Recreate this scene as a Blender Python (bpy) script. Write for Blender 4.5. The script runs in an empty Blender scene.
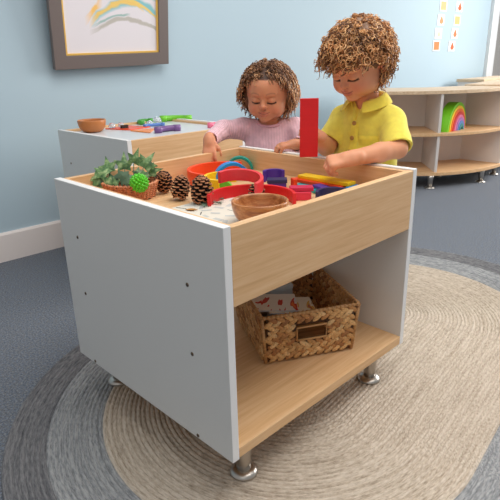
import bpy, bmesh, math, random
import numpy as np
from mathutils import Vector, Matrix, Euler
random.seed(7); np.random.seed(7)
S = bpy.context.scene
C = S.collection
PI = math.pi

# ------------------------------------------------------------------ helpers
def lin(c):
    return tuple(((v/255)/12.92 if v/255 <= .04045 else ((v/255+.055)/1.055)**2.4) for v in c)

class NT:
    def __init__(s, name):
        s.m = bpy.data.materials.new(name); s.m.use_nodes = True
        s.t = s.m.node_tree; s.b = s.t.nodes['Principled BSDF']
    def n(s, typ, **kw):
        o = s.t.nodes.new(typ)
        for k, v in kw.items():
            if k.startswith('_'): setattr(o, k[1:], v)
            else: o.inputs[k.replace('__', ' ')].default_value = v
        return o
    def l(s, a, b): s.t.links.new(a, b)
    def bsdf(s, **kw):
        for k, v in kw.items():
            s.b.inputs[k.replace('__', ' ')].default_value = v
    def coord(s, scale=(1, 1, 1), rot=(0, 0, 0), which='Object'):
        tc = s.n('ShaderNodeTexCoord'); mp = s.n('ShaderNodeMapping')
        mp.inputs['Scale'].default_value = scale; mp.inputs['Rotation'].default_value = rot
        s.l(tc.outputs[which], mp.inputs['Vector']); return mp.outputs['Vector']
    def ramp(s, fac, stops):
        r = s.n('ShaderNodeValToRGB'); e = r.color_ramp.elements
        while len(e) < len(stops): e.new(.5)
        for i, (p, c) in enumerate(stops):
            e[i].position = p; e[i].color = (*c, 1)
        s.l(fac, r.inputs['Fac']); return r.outputs['Color']
    def bump(s, h, strength=.3, dist=.001):
        b = s.n('ShaderNodeBump'); b.inputs['Strength'].default_value = strength; b.inputs['Distance'].default_value = dist
        s.l(h, b.inputs['Height']); s.l(b.outputs['Normal'], s.b.inputs['Normal'])

def plain(name, rgb, rough=.5, metal=0, bump=0, bscale=300, spec=.5, sss=0, coat=0):
    t = NT(name); t.bsdf(Base__Color=(*lin(rgb), 1), Roughness=rough, Metallic=metal)
    t.b.inputs['Specular IOR Level'].default_value = spec
    if coat: t.b.inputs['Coat Weight'].default_value = coat
    if sss:
        t.b.inputs['Subsurface Weight'].default_value = sss; t.b.inputs['Subsurface Radius'].default_value = (.01, .004, .002)
        t.b.inputs['Subsurface Scale'].default_value = .5
    if bump:
        nz = t.n('ShaderNodeTexNoise', Scale=bscale, Detail=3); t.l(t.coord(), nz.inputs['Vector']); t.bump(nz.outputs['Fac'], bump)
    return t.m

def wood(name, axis, a, b, c, rough=.42):
    """oak laminate, grain along axis"""
    t = NT(name); sc = [24, 24, 24]; sc[axis] = 1.1
    v = t.coord(tuple(sc))
    n1 = t.n('ShaderNodeTexNoise', Scale=3.2, Detail=6, Roughness=.6, Distortion=.25); t.l(v, n1.inputs['Vector'])
    sc2 = [60, 60, 60]; sc2[axis] = 2.4
    n2 = t.n('ShaderNodeTexNoise', Scale=4, Detail=4, Roughness=.7); t.l(t.coord(tuple(sc2)), n2.inputs['Vector'])
    mx = t.n('ShaderNodeMath', _operation='MULTIPLY_ADD'); mx.inputs[1].default_value = .45
    t.l(n2.outputs['Fac'], mx.inputs[0]); t.l(n1.outputs['Fac'], mx.inputs[2])
    col = t.ramp(mx.outputs[0], [(.5, lin(c)), (.68, lin(b)), (.86, lin(a))])
    t.l(col, t.b.inputs['Base Color']); t.bsdf(Roughness=rough); t.bump(mx.outputs[0], .08, .0006)
    return t.m

def attrmat(name, rough=.5, sss=0, bump=0, bscale=200, spec=.4, sheen=0):
    t = NT(name); a = t.n('ShaderNodeAttribute', _attribute_name='col')
    t.l(a.outputs['Color'], t.b.inputs['Base Color']); t.bsdf(Roughness=rough)
    t.b.inputs['Specular IOR Level'].default_value = spec
    if sss:
        t.b.inputs['Subsurface Weight'].default_value = sss; t.b.inputs['Subsurface Radius'].default_value = (.008, .003, .0015)
        t.b.inputs['Subsurface Scale'].default_value = .4
    if sheen: t.b.inputs['Sheen Weight'].default_value = sheen
    if bump:
        nz = t.n('ShaderNodeTexNoise', Scale=bscale, Detail=3); t.l(t.coord(), nz.inputs['Vector']); t.bump(nz.outputs['Fac'], bump)
    return t.m

def root(name, label, cat, loc=(0, 0, 0), rz=0, group=None):
    o = bpy.data.objects.new(name, None); C.objects.link(o); o.location = loc; o.rotation_euler = (0, 0, rz)
    o.empty_display_size = .05
    o['label'] = label; o['category'] = cat
    if group: o['group'] = group
    return o

def link(name, me, mats, parent=None, label=None, cat=None, group=None, kind=None, smooth=False):
    if not isinstance(mats, (list, tuple)): mats = [mats]
    for m in mats: me.materials.append(m)
    o = bpy.data.objects.new(name, me); C.objects.link(o)
    if parent: o.parent = parent
    if label: o['label'] = label
    if cat: o['category'] = cat
    if group: o['group'] = group
    if kind: o['kind'] = kind
    if smooth:
        me.polygons.foreach_set('use_smooth', [True]*len(me.polygons))
    return o

def fin(name, bm, mats, parent=None, smooth=False, bevel=0, seg=2, auto=None, **kw):
    bmesh.ops.recalc_face_normals(bm, faces=bm.faces)
    me = bpy.data.meshes.new(name); bm.to_mesh(me); bm.free()
    o = link(name, me, mats, parent, smooth=smooth, **kw)
    if bevel:
        md = o.modifiers.new('b', 'BEVEL'); md.width = bevel; md.segments = seg; md.limit_method = 'ANGLE'; md.angle_limit = .6
    return o

def box(bm, lo, hi, M=None, mi=0):
    vs = [Vector((x, y, z)) for x in (lo[0], hi[0]) for y in (lo[1], hi[1]) for z in (lo[2], hi[2])]
    if M is not None: vs = [M @ v for v in vs]
    v = [bm.verts.new(p) for p in vs]
    for f in ((0, 1, 3, 2), (4, 6, 7, 5), (0, 4, 5, 1), (2, 3, 7, 6), (0, 2, 6, 4), (1, 5, 7, 3)):
        fc = bm.faces.new([v[i] for i in f]); fc.material_index = mi
    return v

def lathe(bm, prof, n=32, M=None, mi=0, closed=False):
    rings = []
    for r, z in prof:
        ring = []
        for i in range(n):
            a = 2*PI*i/n; p = Vector((r*math.cos(a), r*math.sin(a), z))
            ring.append(bm.verts.new(M @ p if M is not None else p))
        rings.append(ring)
    for a, b in zip(rings, rings[1:]):
        for i in range(n):
            f = bm.faces.new((a[i], a[(i+1) % n], b[(i+1) % n], b[i])); f.material_index = mi; f.smooth = True
    for ring in ((rings[0][::-1], rings[-1]) if not closed else ()):
        f = bm.faces.new(ring); f.material_index = mi
    if closed:
        a, b = rings[-1], rings[0]
        for i in range(n): bm.faces.new((a[i], a[(i+1) % n], b[(i+1) % n], b[i]))

def tube(bm, pts, r, n=8, mi=0, cap=True):
    """tube through pts with radius r (number or list)"""
    pts = [Vector(p) for p in pts]; N = len(pts)
    rr = r if isinstance(r, (list, tuple)) else [r]*N
    up = Vector((0, 0, 1)); prev = None; rings = []
    for i, p in enumerate(pts):
        t = (pts[min(i+1, N-1)]-pts[max(i-1, 0)]).normalized()
        if prev is None:
            a = t.cross(up)
            if a.length < .1: a = t.cross(Vector((1, 0, 0)))
            a.normalize()
        else:
            a = prev-t*prev.dot(t); a.normalize()
        prev = a; b = t.cross(a)
        rings.append([bm.verts.new(p+(a*math.cos(2*PI*k/n)+b*math.sin(2*PI*k/n))*rr[i]) for k in range(n)])
    for a, b in zip(rings, rings[1:]):
        for k in range(n):
            f = bm.faces.new((a[k], a[(k+1) % n], b[(k+1) % n], b[k])); f.smooth = True; f.material_index = mi
    if cap:
        bm.faces.new(rings[0][::-1]).material_index = mi; bm.faces.new(rings[-1]).material_index = mi

def arch(bm, ro, th, depth, M, n=32, a0=0, a1=PI):
    """arched bar: semicircle in local xz, extruded along local y (centred)"""
    rings = []
    for i in range(n+1):
        a = a0+(a1-a0)*i/n; c, s = math.cos(a), math.sin(a)
        rings.append([bm.verts.new(M @ Vector((r*c, y, r*s))) for r, y in ((ro-th, -depth/2), (ro, -depth/2), (ro, depth/2), (ro-th, depth/2))])
    for a, b in zip(rings, rings[1:]):
        for k in range(4): bm.faces.new((a[k], a[(k+1) % 4], b[(k+1) % 4], b[k]))
    bm.faces.new(rings[0][::-1]); bm.faces.new(rings[-1])

def T(loc, rz=0, rx=0, ry=0, s=1):
    return Matrix.Translation(loc) @ Euler((rx, ry, rz)).to_matrix().to_4x4() @ Matrix.Scale(s, 4)

# ------------------------------------------------------------------ camera
cam = bpy.data.cameras.new('camera'); co = bpy.data.objects.new('camera', cam); C.objects.link(co)
R_ = Vector((.70978, -.70399, -.02458)); U_ = Vector((.25598, .22526, .94007)); F_ = Vector((.65627, .67354, -.34009))
Mc = Matrix((R_, U_, -F_)).transposed().to_4x4(); Mc.translation = (-.55978, -.63884, .87663)
co.matrix_world = Mc; cam.sensor_width = 36; cam.lens = 526.71/500*36; cam.clip_start = .05
S.camera = co
S.view_settings.view_transform = 'Standard'; S.view_settings.look = 'None'; S.view_settings.gamma = 1
S.view_settings.exposure = 0

# ------------------------------------------------------------------ materials
OAK = dict(a=(232, 192, 146), b=(224, 180, 131), c=(212, 166, 117))
oak_x = wood('oak_x', 0, **OAK); oak_y = wood('oak_y', 1, **OAK)
oak_pale = wood('oak_pale', 0, (232, 205, 172), (220, 190, 154), (204, 172, 136))
white_lam = plain('white_laminate', (226, 225, 221), .45)
white_edge = plain('white_edge', (240, 240, 240), .4)
steel = plain('brushed_steel', (190, 184, 176), .3, 1)
brass = plain('brass_screw', (120, 100, 80), .4, .8)
dark = plain('dark_hole', (40, 36, 34), .8)
bowlwood = wood('bowl_wood', 0, (205, 145, 92), (176, 112, 64), (138, 80, 42), .3)

# ------------------------------------------------------------------ setting
t = NT('carpet')
v = t.coord()
n1 = t.n('ShaderNodeTexNoise', Scale=170, Detail=3, Roughness=.8); t.l(v, n1.inputs['Vector'])
n2 = t.n('ShaderNodeTexNoise', Scale=260, Detail=2); t.l(v, n2.inputs['Vector'])
c1 = t.ramp(n1.outputs['Fac'], [(.3, lin((76, 81, 90))), (.5, lin((115, 120, 128))), (.72, lin((157, 160, 166)))])
c2 = t.ramp(n2.outputs['Color'], [(.4, (.8, .95, 1.15)), (.6, (1.15, 1.02, .85))])
mx = t.n('ShaderNodeMixRGB', _blend_type='MULTIPLY', Fac=.6); t.l(c1, mx.inputs[1]); t.l(c2, mx.inputs[2])
t.l(mx.outputs[0], t.b.inputs['Base Color']); t.bsdf(Roughness=.95); t.b.inputs['Specular IOR Level'].default_value = .1
t.bump(n1.outputs['Fac'], .8, .004); carpet = t.m
t = NT('wall_paint')
n1 = t.n('ShaderNodeTexNoise', Scale=260, Detail=2); t.l(t.coord(), n1.inputs['Vector'])
t.bsdf(Base__Color=(*lin((179, 200, 211)), 1), Roughness=.75); t.bump(n1.outputs['Fac'], .08, .001); wallp = t.m
base_m = plain('baseboard_paint', (240, 230, 225), .5)

bm = bmesh.new(); box(bm, (-2.2, -2.2, -.06), (7.5, 1.9, 0)); fin('floor', bm, carpet, kind='structure')
def wy(x): return 1.8733-.0217*(x-.226)
bm = bmesh.new()
def wallseg(x0, x1, z0, z1, th=.12):
    y0, y1 = wy(x0), wy(x1)
    vs = [(x0, y0, z0), (x1, y1, z0), (x1, y1+th, z0), (x0, y0+th, z0), (x0, y0, z1), (x1, y1, z1), (x1, y1+th, z1), (x0, y0+th, z1)]
    v = [bm.verts.new(p) for p in vs]
    for f in ((0, 3, 2, 1), (4, 5, 6, 7), (0, 1, 5, 4), (1, 2, 6, 5), (2, 3, 7, 6), (3, 0, 4, 7)): bm.faces.new([v[i] for i in f])
wallseg(-2.2, 5.26, 0, 2.6); wallseg(5.26, 7.2, 0, .35); wallseg(5.3, 7.2, 2.2, 2.6); wallseg(7.2, 7.5, 0, 2.6)
fin('wall_back', bm, wallp, kind='structure')
bm = bmesh.new()
for x0, x1 in ((-2.2, 7.5),):
    y0, y1 = wy(x0), wy(x1)
    pr = [(0, 0), (-.016, 0), (-.016, .128), (-.010, .138), (0, .138)]
    a = [bm.verts.new((x0, y0+d, z)) for d, z in pr]; b = [bm.verts.new((x1, y1+d, z)) for d, z in pr]
    for i in range(5): bm.faces.new((a[i], a[(i+1) % 5], b[(i+1) % 5], b[i]))
    bm.faces.new(a); bm.faces.new(b)
fin('baseboard_back', bm, base_m, kind='structure')
# window
bm = bmesh.new(); yw = wy(5.5)
for lo, hi in (((5.24, yw-.03, .33), (5.38, yw+.12, 2.22)), ((7.14, yw-.06, .33), (7.22, yw+.09, 2.22)), ((5.28, yw-.03, .33), (7.22, yw+.12, .40)), ((5.28, yw-.03, 2.14), (7.22, yw+.12, 2.22)),
               ((5.39, yw+.0, .4), (5.47, yw+.07, 2.14)), ((6.22, yw+.02, .4), (6.28, yw+.07, 2.14)), ((5.375, yw+.02, .4), (7.14, yw+.07, .445)), ((5.375, yw+.02, 2.1), (7.14, yw+.07, 2.145))): box(bm, lo, hi)
win = fin('window_1', bm, plain('window_frame', (238, 240, 240), .4), kind='structure', bevel=.004)
tg = NT('window_glass'); tg.t.nodes.remove(tg.b)
gl = tg.n('ShaderNodeBsdfGlossy', Roughness=.02); tr = tg.n('ShaderNodeBsdfTransparent'); ms = tg.n('ShaderNodeMixShader', Fac=.06)
tg.l(tr.outputs[0], ms.inputs[1]); tg.l(gl.outputs[0], ms.inputs[2]); tg.l(ms.outputs[0], tg.t.nodes['Material Output'].inputs[0])
bm = bmesh.new(); box(bm, (5.42, yw+.04, .44), (7.14, yw+.046, 2.1)); fin('glass_pane', bm, tg.m, win)
bm = bmesh.new(); box(bm, (4.2, 4.2, -.3), (14, 4.4, 3.2)); fin('wall_outside', bm, plain('outside_wall', (214, 210, 204), .9, bump=.3, bscale=30), kind='structure')
bm = bmesh.new(); box(bm, (-2.2, 2.3, -.36), (14, 4.2, -.3)); fin('ground_outside', bm, plain('paving', (190, 186, 178), .9, bump=.3, bscale=20), kind='structure')
# shrub outside the window
leaf_green = plain('shrub_leaf', (140, 170, 90), .5)
sh = root('shrub', 'thin green climbing shrub growing outside behind the window', 'plant', (6.25, 2.6, -.3))
bm = bmesh.new(); bs = bmesh.new()
for k in range(7):
    p = Vector((0, 0, 0)); pts = [p.copy()]; d = Vector((random.uniform(-.12, .12), random.uniform(-.1, .1), 1))
    for i in range(9):
        p = p+d*random.uniform(.14, .19); d += Vector((random.uniform(-.15, .15), random.uniform(-.15, .15), 0)); pts.append(p.copy())
        for q in range(9):
            a = random.uniform(0, 2*PI); M = T(p+Vector((random.uniform(-.04, .04), random.uniform(-.04, .04), random.uniform(-.08, .08))), a, random.uniform(-.8, .8))
            vs = [bm.verts.new(M @ Vector(c)) for c in ((0, 0, 0), (.02, .012, .004), (.06, 0, 0), (.02, -.012, .004), (.02, 0, -.005))]
            bm.faces.new((vs[0], vs[1], vs[4])); bm.faces.new((vs[1], vs[2], vs[4])); bm.faces.new((vs[2], vs[3], vs[4])); bm.faces.new((vs[3], vs[0], vs[4]))
    tube(bs, pts, .006, 6)
fin('leaves', bm, leaf_green, sh); fin('stems', bs, plain('stem_brown', (120, 105, 70), .8), sh)

# ------------------------------------------------------------------ rug (oval, coiled braid)
RC = Vector((.678, .217)); RA = .117; RH = .307
def rug():
    pitch = .01217; rows = 60; NA = 280
    verts = []; faces = []; mats = []; uvs = []
    e = Vector((math.cos(RA), math.sin(RA))); g = Vector((-e.y, e.x))
    def P(s, r):      # s in 0..1 around stadium of radius r (fixed angular stepping)
        k = s*4 % 4
        if k < 1: a = -PI/2+PI*k; return (RH+r*math.cos(a), r*math.sin(a))
        if k < 2: return (RH-2*RH*(k-1), r)
        if k < 3: a = PI/2+PI*(k-2); return (-RH+r*math.cos(a), r*math.sin(a))
        return (-RH+2*RH*(k-3), -r)
    prof = [(0, .0045), (.12, .0072), (.5, .0105), (.88, .0072)]
    radii = []
    for i in range(rows):
        for u, h in prof: radii.append(((i+u)*pitch, h, i))
    radii.append((rows*pitch, .0045, rows-1)); radii.append((rows*pitch+.001, .0, rows-1))
    for r, h, i in radii:
        for j in range(NA):
            x, y = P(j/NA, max(r, .0005)); q = RC+e*x+g*y; verts.append((q.x, q.y, h))
    for k in range(len(radii)-1):
        i = radii[k][2]; rm = (i+.5)*pitch
        mi = 0 if rm < .499 else (1 if rm < .636 else 2)
        for j in range(NA):
            j2 = (j+1) % NA
            faces.append((k*NA+j, (k+1)*NA+j, (k+1)*NA+j2, k*NA+j2)); mats.append(mi)
            L = (4*RH+2*PI*rm)
            for jj, kk in ((j, k), (j, k+1), (j+1, k+1), (j+1, k)):
                uvs += [jj/NA*L, radii[kk][0]]
    me = bpy.data.meshes.new('rug'); me.from_pydata(verts, [], faces)
    uv = me.uv_layers.new(name='UVMap'); uv.data.foreach_set('uv', uvs)
    def rm(name, cols):
        t = NT(name); v = t.coord((1, 1, 1), which='UV')
        w = t.n('ShaderNodeTexNoise', Scale=1, Detail=3, Roughness=.7); t.l(t.coord((60, 240, 1), which='UV'), w.inputs['Vector'])
        w2 = t.n('ShaderNodeTexNoise', Scale=1, Detail=2, Roughness=.6); t.l(t.coord((5, 81.3, 1), which='UV'), w2.inputs['Vector'])
        w3 = t.n('ShaderNodeTexWave', Scale=1, Distortion=2, _wave_type='BANDS', _bands_direction='DIAGONAL'); t.l(t.coord((40, 25, 1), which='UV'), w3.inputs['Vector'])
        m = t.n('ShaderNodeMath', _operation='MULTIPLY_ADD'); m.inputs[1].default_value = .45; t.l(w2.outputs['Fac'], m.inputs[0]); t.l(w.outputs['Fac'], m.inputs[2])
        c = t.ramp(m.outputs[0], [(.42, lin(cols[2])), (.66, lin(cols[1])), (.85, lin(cols[0]))])
        t.l(c, t.b.inputs['Base Color']); t.bsdf(Roughness=.95); t.b.inputs['Specular IOR Level'].default_value = .1
        ad = t.n('ShaderNodeMath', _operation='MULTIPLY_ADD'); ad.inputs[1].default_value = .6; t.l(w3.outputs['Fac'], ad.inputs[0]); t.l(w.outputs['Fac'], ad.inputs[2])
        t.bump(ad.outputs[0], .7, .003); return t.m
    o = link('rug', me, [rm('rug_beige', ((214, 201, 185), (190, 175, 157), (140, 125, 110))), rm('rug_grey', ((178, 178, 178), (144, 146, 148), (104, 105, 108))), rm('rug_dark', ((140, 139, 140), (112, 112, 115), (76, 76, 80)))],
             label='oval braided rug with beige centre and grey border rings lying under the front table', cat='rug')
    me.polygons.foreach_set('material_index', mats); me.polygons.foreach_set('use_smooth', [True]*len(me.polygons))
rug()
RUGZ = .009

# ------------------------------------------------------------------ play tables
def play_table(label, loc, rz, floor_m, tz, H=.61, W=.6548, L=.6294, group=None, fz=RUGZ):
    t = root('play_table', label, 'table', loc, rz)
    for x0, x1 in ((0, .018), (W-.018, W)):
        bm = bmesh.new(); box(bm, (x0, 0, .1149), (x1, L, H), mi=0)
        for f in bm.faces:
            n = f.normal if f.normal.length else Vector(); f.normal_update()
            if abs(f.normal.x) < .5: f.material_index = 1
        p = fin('side_panel', bm, [white_lam, white_edge], t, bevel=.0012)
        so = -1 if x0 == 0 else 1; xs = x0 if x0 == 0 else x1
        for y in (.11, L-.085):
            for z in (.122, .322, .474):
                bm = bmesh.new(); lathe(bm, [(.0001, .0012), (.0042, .001), (.0046, -.0006), (.0001, -.0008)], 14, T((xs, y, z), 0, 0, so*PI/2))
                lathe(bm, [(.0001, .0016), (.0019, .0015), (.002, .001), (.0001, .001)], 6, T((xs, y, z), 0, 0, so*PI/2), mi=1)
                fin('screw', bm, [brass, dark], p)
    a, b = .018, W-.018
    for nm, lo, hi, m in (('front_board', (a, 0, .455), (b, .018, H-.003), oak_x), ('back_board', (a, L-.018, .455), (b, L, H-.003), oak_x),
                       ('side_board', (a, .018, .455), (a+.014, L-.018, H-.004), oak_y), ('side_board', (b-.014, .018, .455), (b, L-.018, H-.004), oak_y),
                       ('tray_floor', (a+.014, .018, tz-.016), (b-.014, L-.018, tz), floor_m),
                       ('shelf_board', (a, 0, .118), (b, L, .142), oak_x)):
        bm = bmesh.new(); box(bm, lo, hi); fin(nm, bm, m, t, bevel=.0012)
    for x in (.078, W-.078):
        for y in (.054, L-.054):
            bm = bmesh.new(); lathe(bm, [(.0165, fz+.012), (.0165, fz+.03), (.0215, .105), (.024, .1185)], 28, T((x, y, 0)))
            lg = fin('leg', bm, steel, t, smooth=False)
            bm = bmesh.new(); lathe(bm, [(.030, fz), (.032, fz+.002), (.0315, fz+.006), (.024, fz+.011), (.0165, fz+.014)], 32, T((x, y, 0))); fin('foot', bm, steel, lg)
    return t
tray_m = oak_x
play_table('large open play table with white side panels and oak tray, standing nearest on the rug', (0, 0, 0), 0, tray_m, .545)
grey_lam = plain('pale_grey_laminate', (214, 217, 220), .3)
t2 = play_table('matching play table with white side panel standing by the blue wall behind the front one', (.481, 1.055, 0), 0, grey_lam, .597, W=.60, L=.552, fz=0)
T2 = .597

# ------------------------------------------------------------------ wicker basket on the shelf
def weave_mats():
    t = NT('hyacinth'); oi = t.n('ShaderNodeAttribute', _attribute_name='col')
    nz = t.n('ShaderNodeTexNoise', Scale=220, Detail=3); t.l(t.coord((1, 1, 1)), nz.inputs['Vector'])
    r = t.ramp(nz.outputs['Fac'], [(.3, (.7, .66, .6)), (.6, (1.1, 1.08, 1.05))])
    mx = t.n('ShaderNodeMixRGB', _blend_type='MULTIPLY', Fac=1); t.l(oi.outputs['Color'], mx.inputs[1]); t.l(r, mx.inputs[2])
    t.l(mx.outputs[0], t.b.inputs['Base Color']); t.bsdf(Roughness=.6); t.bump(nz.outputs['Fac'], .4, .001); return t.m
hy = weave_mats()
def colmesh(name, V, Fs, cols, mats, parent=None, smooth=True, **kw):
    me = bpy.data.meshes.new(name); me.from_pydata([tuple(v) for v in V], [], Fs)
    a = me.color_attributes.new('col', 'FLOAT_COLOR', 'POINT')
    arr = np.ones((len(V), 4), np.float32); arr[:, :3] = np.array(cols, np.float32); a.data.foreach_set('color', arr.ravel())
    return link(name, me, mats, parent, smooth=smooth, **kw)
def basket():
    B = root('wicker_basket', 'braided brown water hyacinth basket with a handle slot standing on the front table shelf', 'basket', (.3815, .1135, .1425), -.503)
    w, dp, h = .262, .28, .136
    base = [lin(c) for c in ((222, 176, 118), (206, 156, 98), (190, 136, 82), (228, 188, 134), (170, 116, 68), (212, 164, 106))]
    def ell(V, Fs, cols, c, ax, ay, az, col, nu=8, nv=5):
        i0 = len(V)
        for i in range(nv+1):
            th = PI*i/nv
            for j in range(nu):
                ph = 2*PI*j/nu
                V.append(c+ax*(math.cos(th))+(ay*math.cos(ph)+az*math.sin(ph))*math.sin(th)**.8); cols.append(col)
        for i in range(nv):
            for j in range(nu):
                Fs.append((i0+i*nu+j, i0+i*nu+(j+1) % nu, i0+(i+1)*nu+(j+1) % nu, i0+(i+1)*nu+j))
    def wall(p0, p1, nrm, hole=False):
        V, Fs, cols = [], [], []
        p0 = Vector(p0); p1 = Vector(p1); nrm = Vector(nrm); d = (p1-p0); Lw = d.length; d.normalize(); up = Vector((0, 0, 1))
        rows = 6; rh = (h-.012)/rows; st = .0205; ncol = int(Lw/st)
        for r in range(rows):
            z = .008+rh*(r+.5); flare = nrm*(.012*z/h)
            for cidx in range(-1, ncol+1):
                for s in (0, 1):
                    x = (cidx+.5+(.5 if s else 0)+(r % 2)*.25)*Lw/ncol
                    if x < .002 or x > Lw-.002: continue
                    if hole and abs(x-Lw*.5) < .046 and .054 < z < .104: continue
                    for side in (1, -1):
                        tilt = (.62 if s else -.62)
                        ax = (d*math.cos(tilt)+up*math.sin(tilt))*(.0155*random.uniform(.92, 1.08))
                        ay = (up*math.cos(tilt)-d*math.sin(tilt))*.0072
                        c = p0+d*x+up*(z+(-.0048 if s else .0048))+flare+nrm*(.0022*side+random.uniform(-.0006, .0006))
                        col = np.array(random.choice(base))*random.uniform(.86, 1.1)
                        ell(V, Fs, cols, c, ax, ay, nrm*.0038, tuple(col))
        # dark warp core so no light passes between stitches
        hx = .040
        segs = [((0, .004), (Lw, h-.006))] if not hole else [((0, .004), (Lw/2-hx, h-.006)), ((Lw/2+hx, .004), (Lw, h-.006)), ((Lw/2-hx, .004), (Lw/2+hx, .060)), ((Lw/2-hx, .100), (Lw/2+hx, h-.006))]
        for (x0, z0), (x1, z1) in segs:
            i0 = len(V)
            for x in (x0, x1):
                for z in (z0, z1):
                    for o_ in (-.001, .001):
                        V.append(p0+d*x+up*z+nrm*(.012*z/h+o_)); cols.append(lin((92, 62, 38)))
            for f in ((0, 1, 3, 2), (4, 6, 7, 5), (0, 4, 5, 1), (2, 3, 7, 6), (0, 2, 6, 4), (1, 5, 7, 3)): Fs.append(tuple(i0+k for k in f))
        colmesh('woven_side', V, Fs, cols, hy, B)
    x, y = w/2-.012, dp
    wall((-x, .006, 0), (x, .006, 0), (0, -1, 0), True)
    wall((x, .006, 0), (x, y-.006, 0), (1, 0, 0)); wall((-x, .006, 0), (-x, y-.006, 0), (-1, 0, 0)); wall((-x, y-.006, 0), (x, y-.006, 0), (0, 1, 0))
    bm = bmesh.new(); X = w/2; cs = [(-X, -.006, h), (X, -.006, h), (X, dp+.006, h), (-X, dp+.006, h)]
    rim_m = wood('rattan_rim', 0, (206, 160, 106), (184, 134, 82), (146, 98, 56))
    for a, b in zip(cs, cs[1:]+cs[:1]): tube(bm, [a, b], .0042, 8)
    for k in range(4):
        a, b = Vector(cs[k]), Vector(cs[(k+1) % 4]); n = int((b-a).length/.011)
        for i in range(n):
            p = a.lerp(b, (i+.5)/n); M = Matrix.Translation(p) @ (b-a).to_track_quat('Z', 'Y').to_matrix().to_4x4()
            lathe(bm, [(.0045, -.0035), (.0056, -.001), (.0056, .001), (.0045, .0035)], 8, M)
    fin('rim', bm, rim_m, B)
    bm = bmesh.new(); box(bm, (-x, .006, .002), (x, dp-.006, .008)); fin('base_mat', bm, rim_m, B)
    bm = bmesh.new(); yy = -.0015
    pts = [(-.040, yy-.007, .061), (.040, yy-.007, .061), (.040, yy-.010, .098), (-.040, yy-.010, .098), (-.040, yy-.007, .061)]
    tube(bm, pts, .003, 6); fin('handle_slot', bm, rim_m, B)
    for sx in (-1, 1):
        for yv in (0, dp):
            bm = bmesh.new(); tube(bm, [(sx*x, yv+(.004 if yv == 0 else -.004), .004), (sx*(x+.012), yv+(-.006 if yv == 0 else .006), h)], .0048, 6); fin('corner_post', bm, rim_m, B)
basket()
# booklets in the basket
def printed(name, c0, c1, c2, c3, sc=18):
    t = NT(name); v = t.n('ShaderNodeTexVoronoi', Scale=sc); t.l(t.coord((1, .6, 1)), v.inputs['Vector'])
    n = t.n('ShaderNodeTexNoise', Scale=sc*1.6, Detail=1, Distortion=1.5); t.l(t.coord((1, .5, 1)), n.inputs['Vector'])
    c = t.ramp(n.outputs['Fac'], [(0, lin(c0)), (.52, lin(c1)), (.56, lin(c2)), (.68, lin(c3))]); 
    for e in c.node.color_ramp.elements: pass
    c.node.color_ramp.interpolation = 'CONSTANT'
    t.l(c, t.b.inputs['Base Color']); t.bsdf(Roughness=.35); return t.m
def booklet(label, M, size, m, th=.006):
    b = root('booklet', label, 'book', M.translation[:], 0, None); b.rotation_euler = M.to_euler()
    bm = bmesh.new(); box(bm, (-size[0]/2, -size[1]/2, 0), (size[0]/2, size[1]/2, th)); fin('cover', bm, m, b, bevel=.001)
    bm = bmesh.new(); box(bm, (-size[0]/2+.002, -size[1]/2-.0006, .0012), (size[0]/2+.001, size[1]/2-.002, th-.0012)); fin('pages', bm, white_edge, b)
booklet('white booklet with red and orange print leaning in the wicker basket', T((.392, .252, .248), -.72, .10, .04), (.125, .085), printed('red_print', (240, 236, 230), (240, 236, 230), (200, 60, 40), (225, 120, 50)))
booklet('yellow and cream booklet lying under the red printed one in the basket', T((.425, .222, .238), -.62, .06, .08), (.13, .085), printed('yellow_print', (238, 228, 208), (238, 228, 208), (226, 176, 70), (190, 90, 50)))
bx = root('small_box', 'small pale grey blue box standing at the back of the wicker basket', 'box', (.480, .322, .152), -.5)
bm = bmesh.new(); box(bm, (-.04, -.03, 0), (.04, .03, .098)); fin('carton', bm, plain('pale_box', (186, 198, 204), .5), bx, bevel=.002)
bm = bmesh.new(); box(bm, (-.041, -.031, .098), (.041, .031, .112)); fin('lid', bm, plain('pale_box_lid', (206, 214, 218), .5), bx, bevel=.002)

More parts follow.
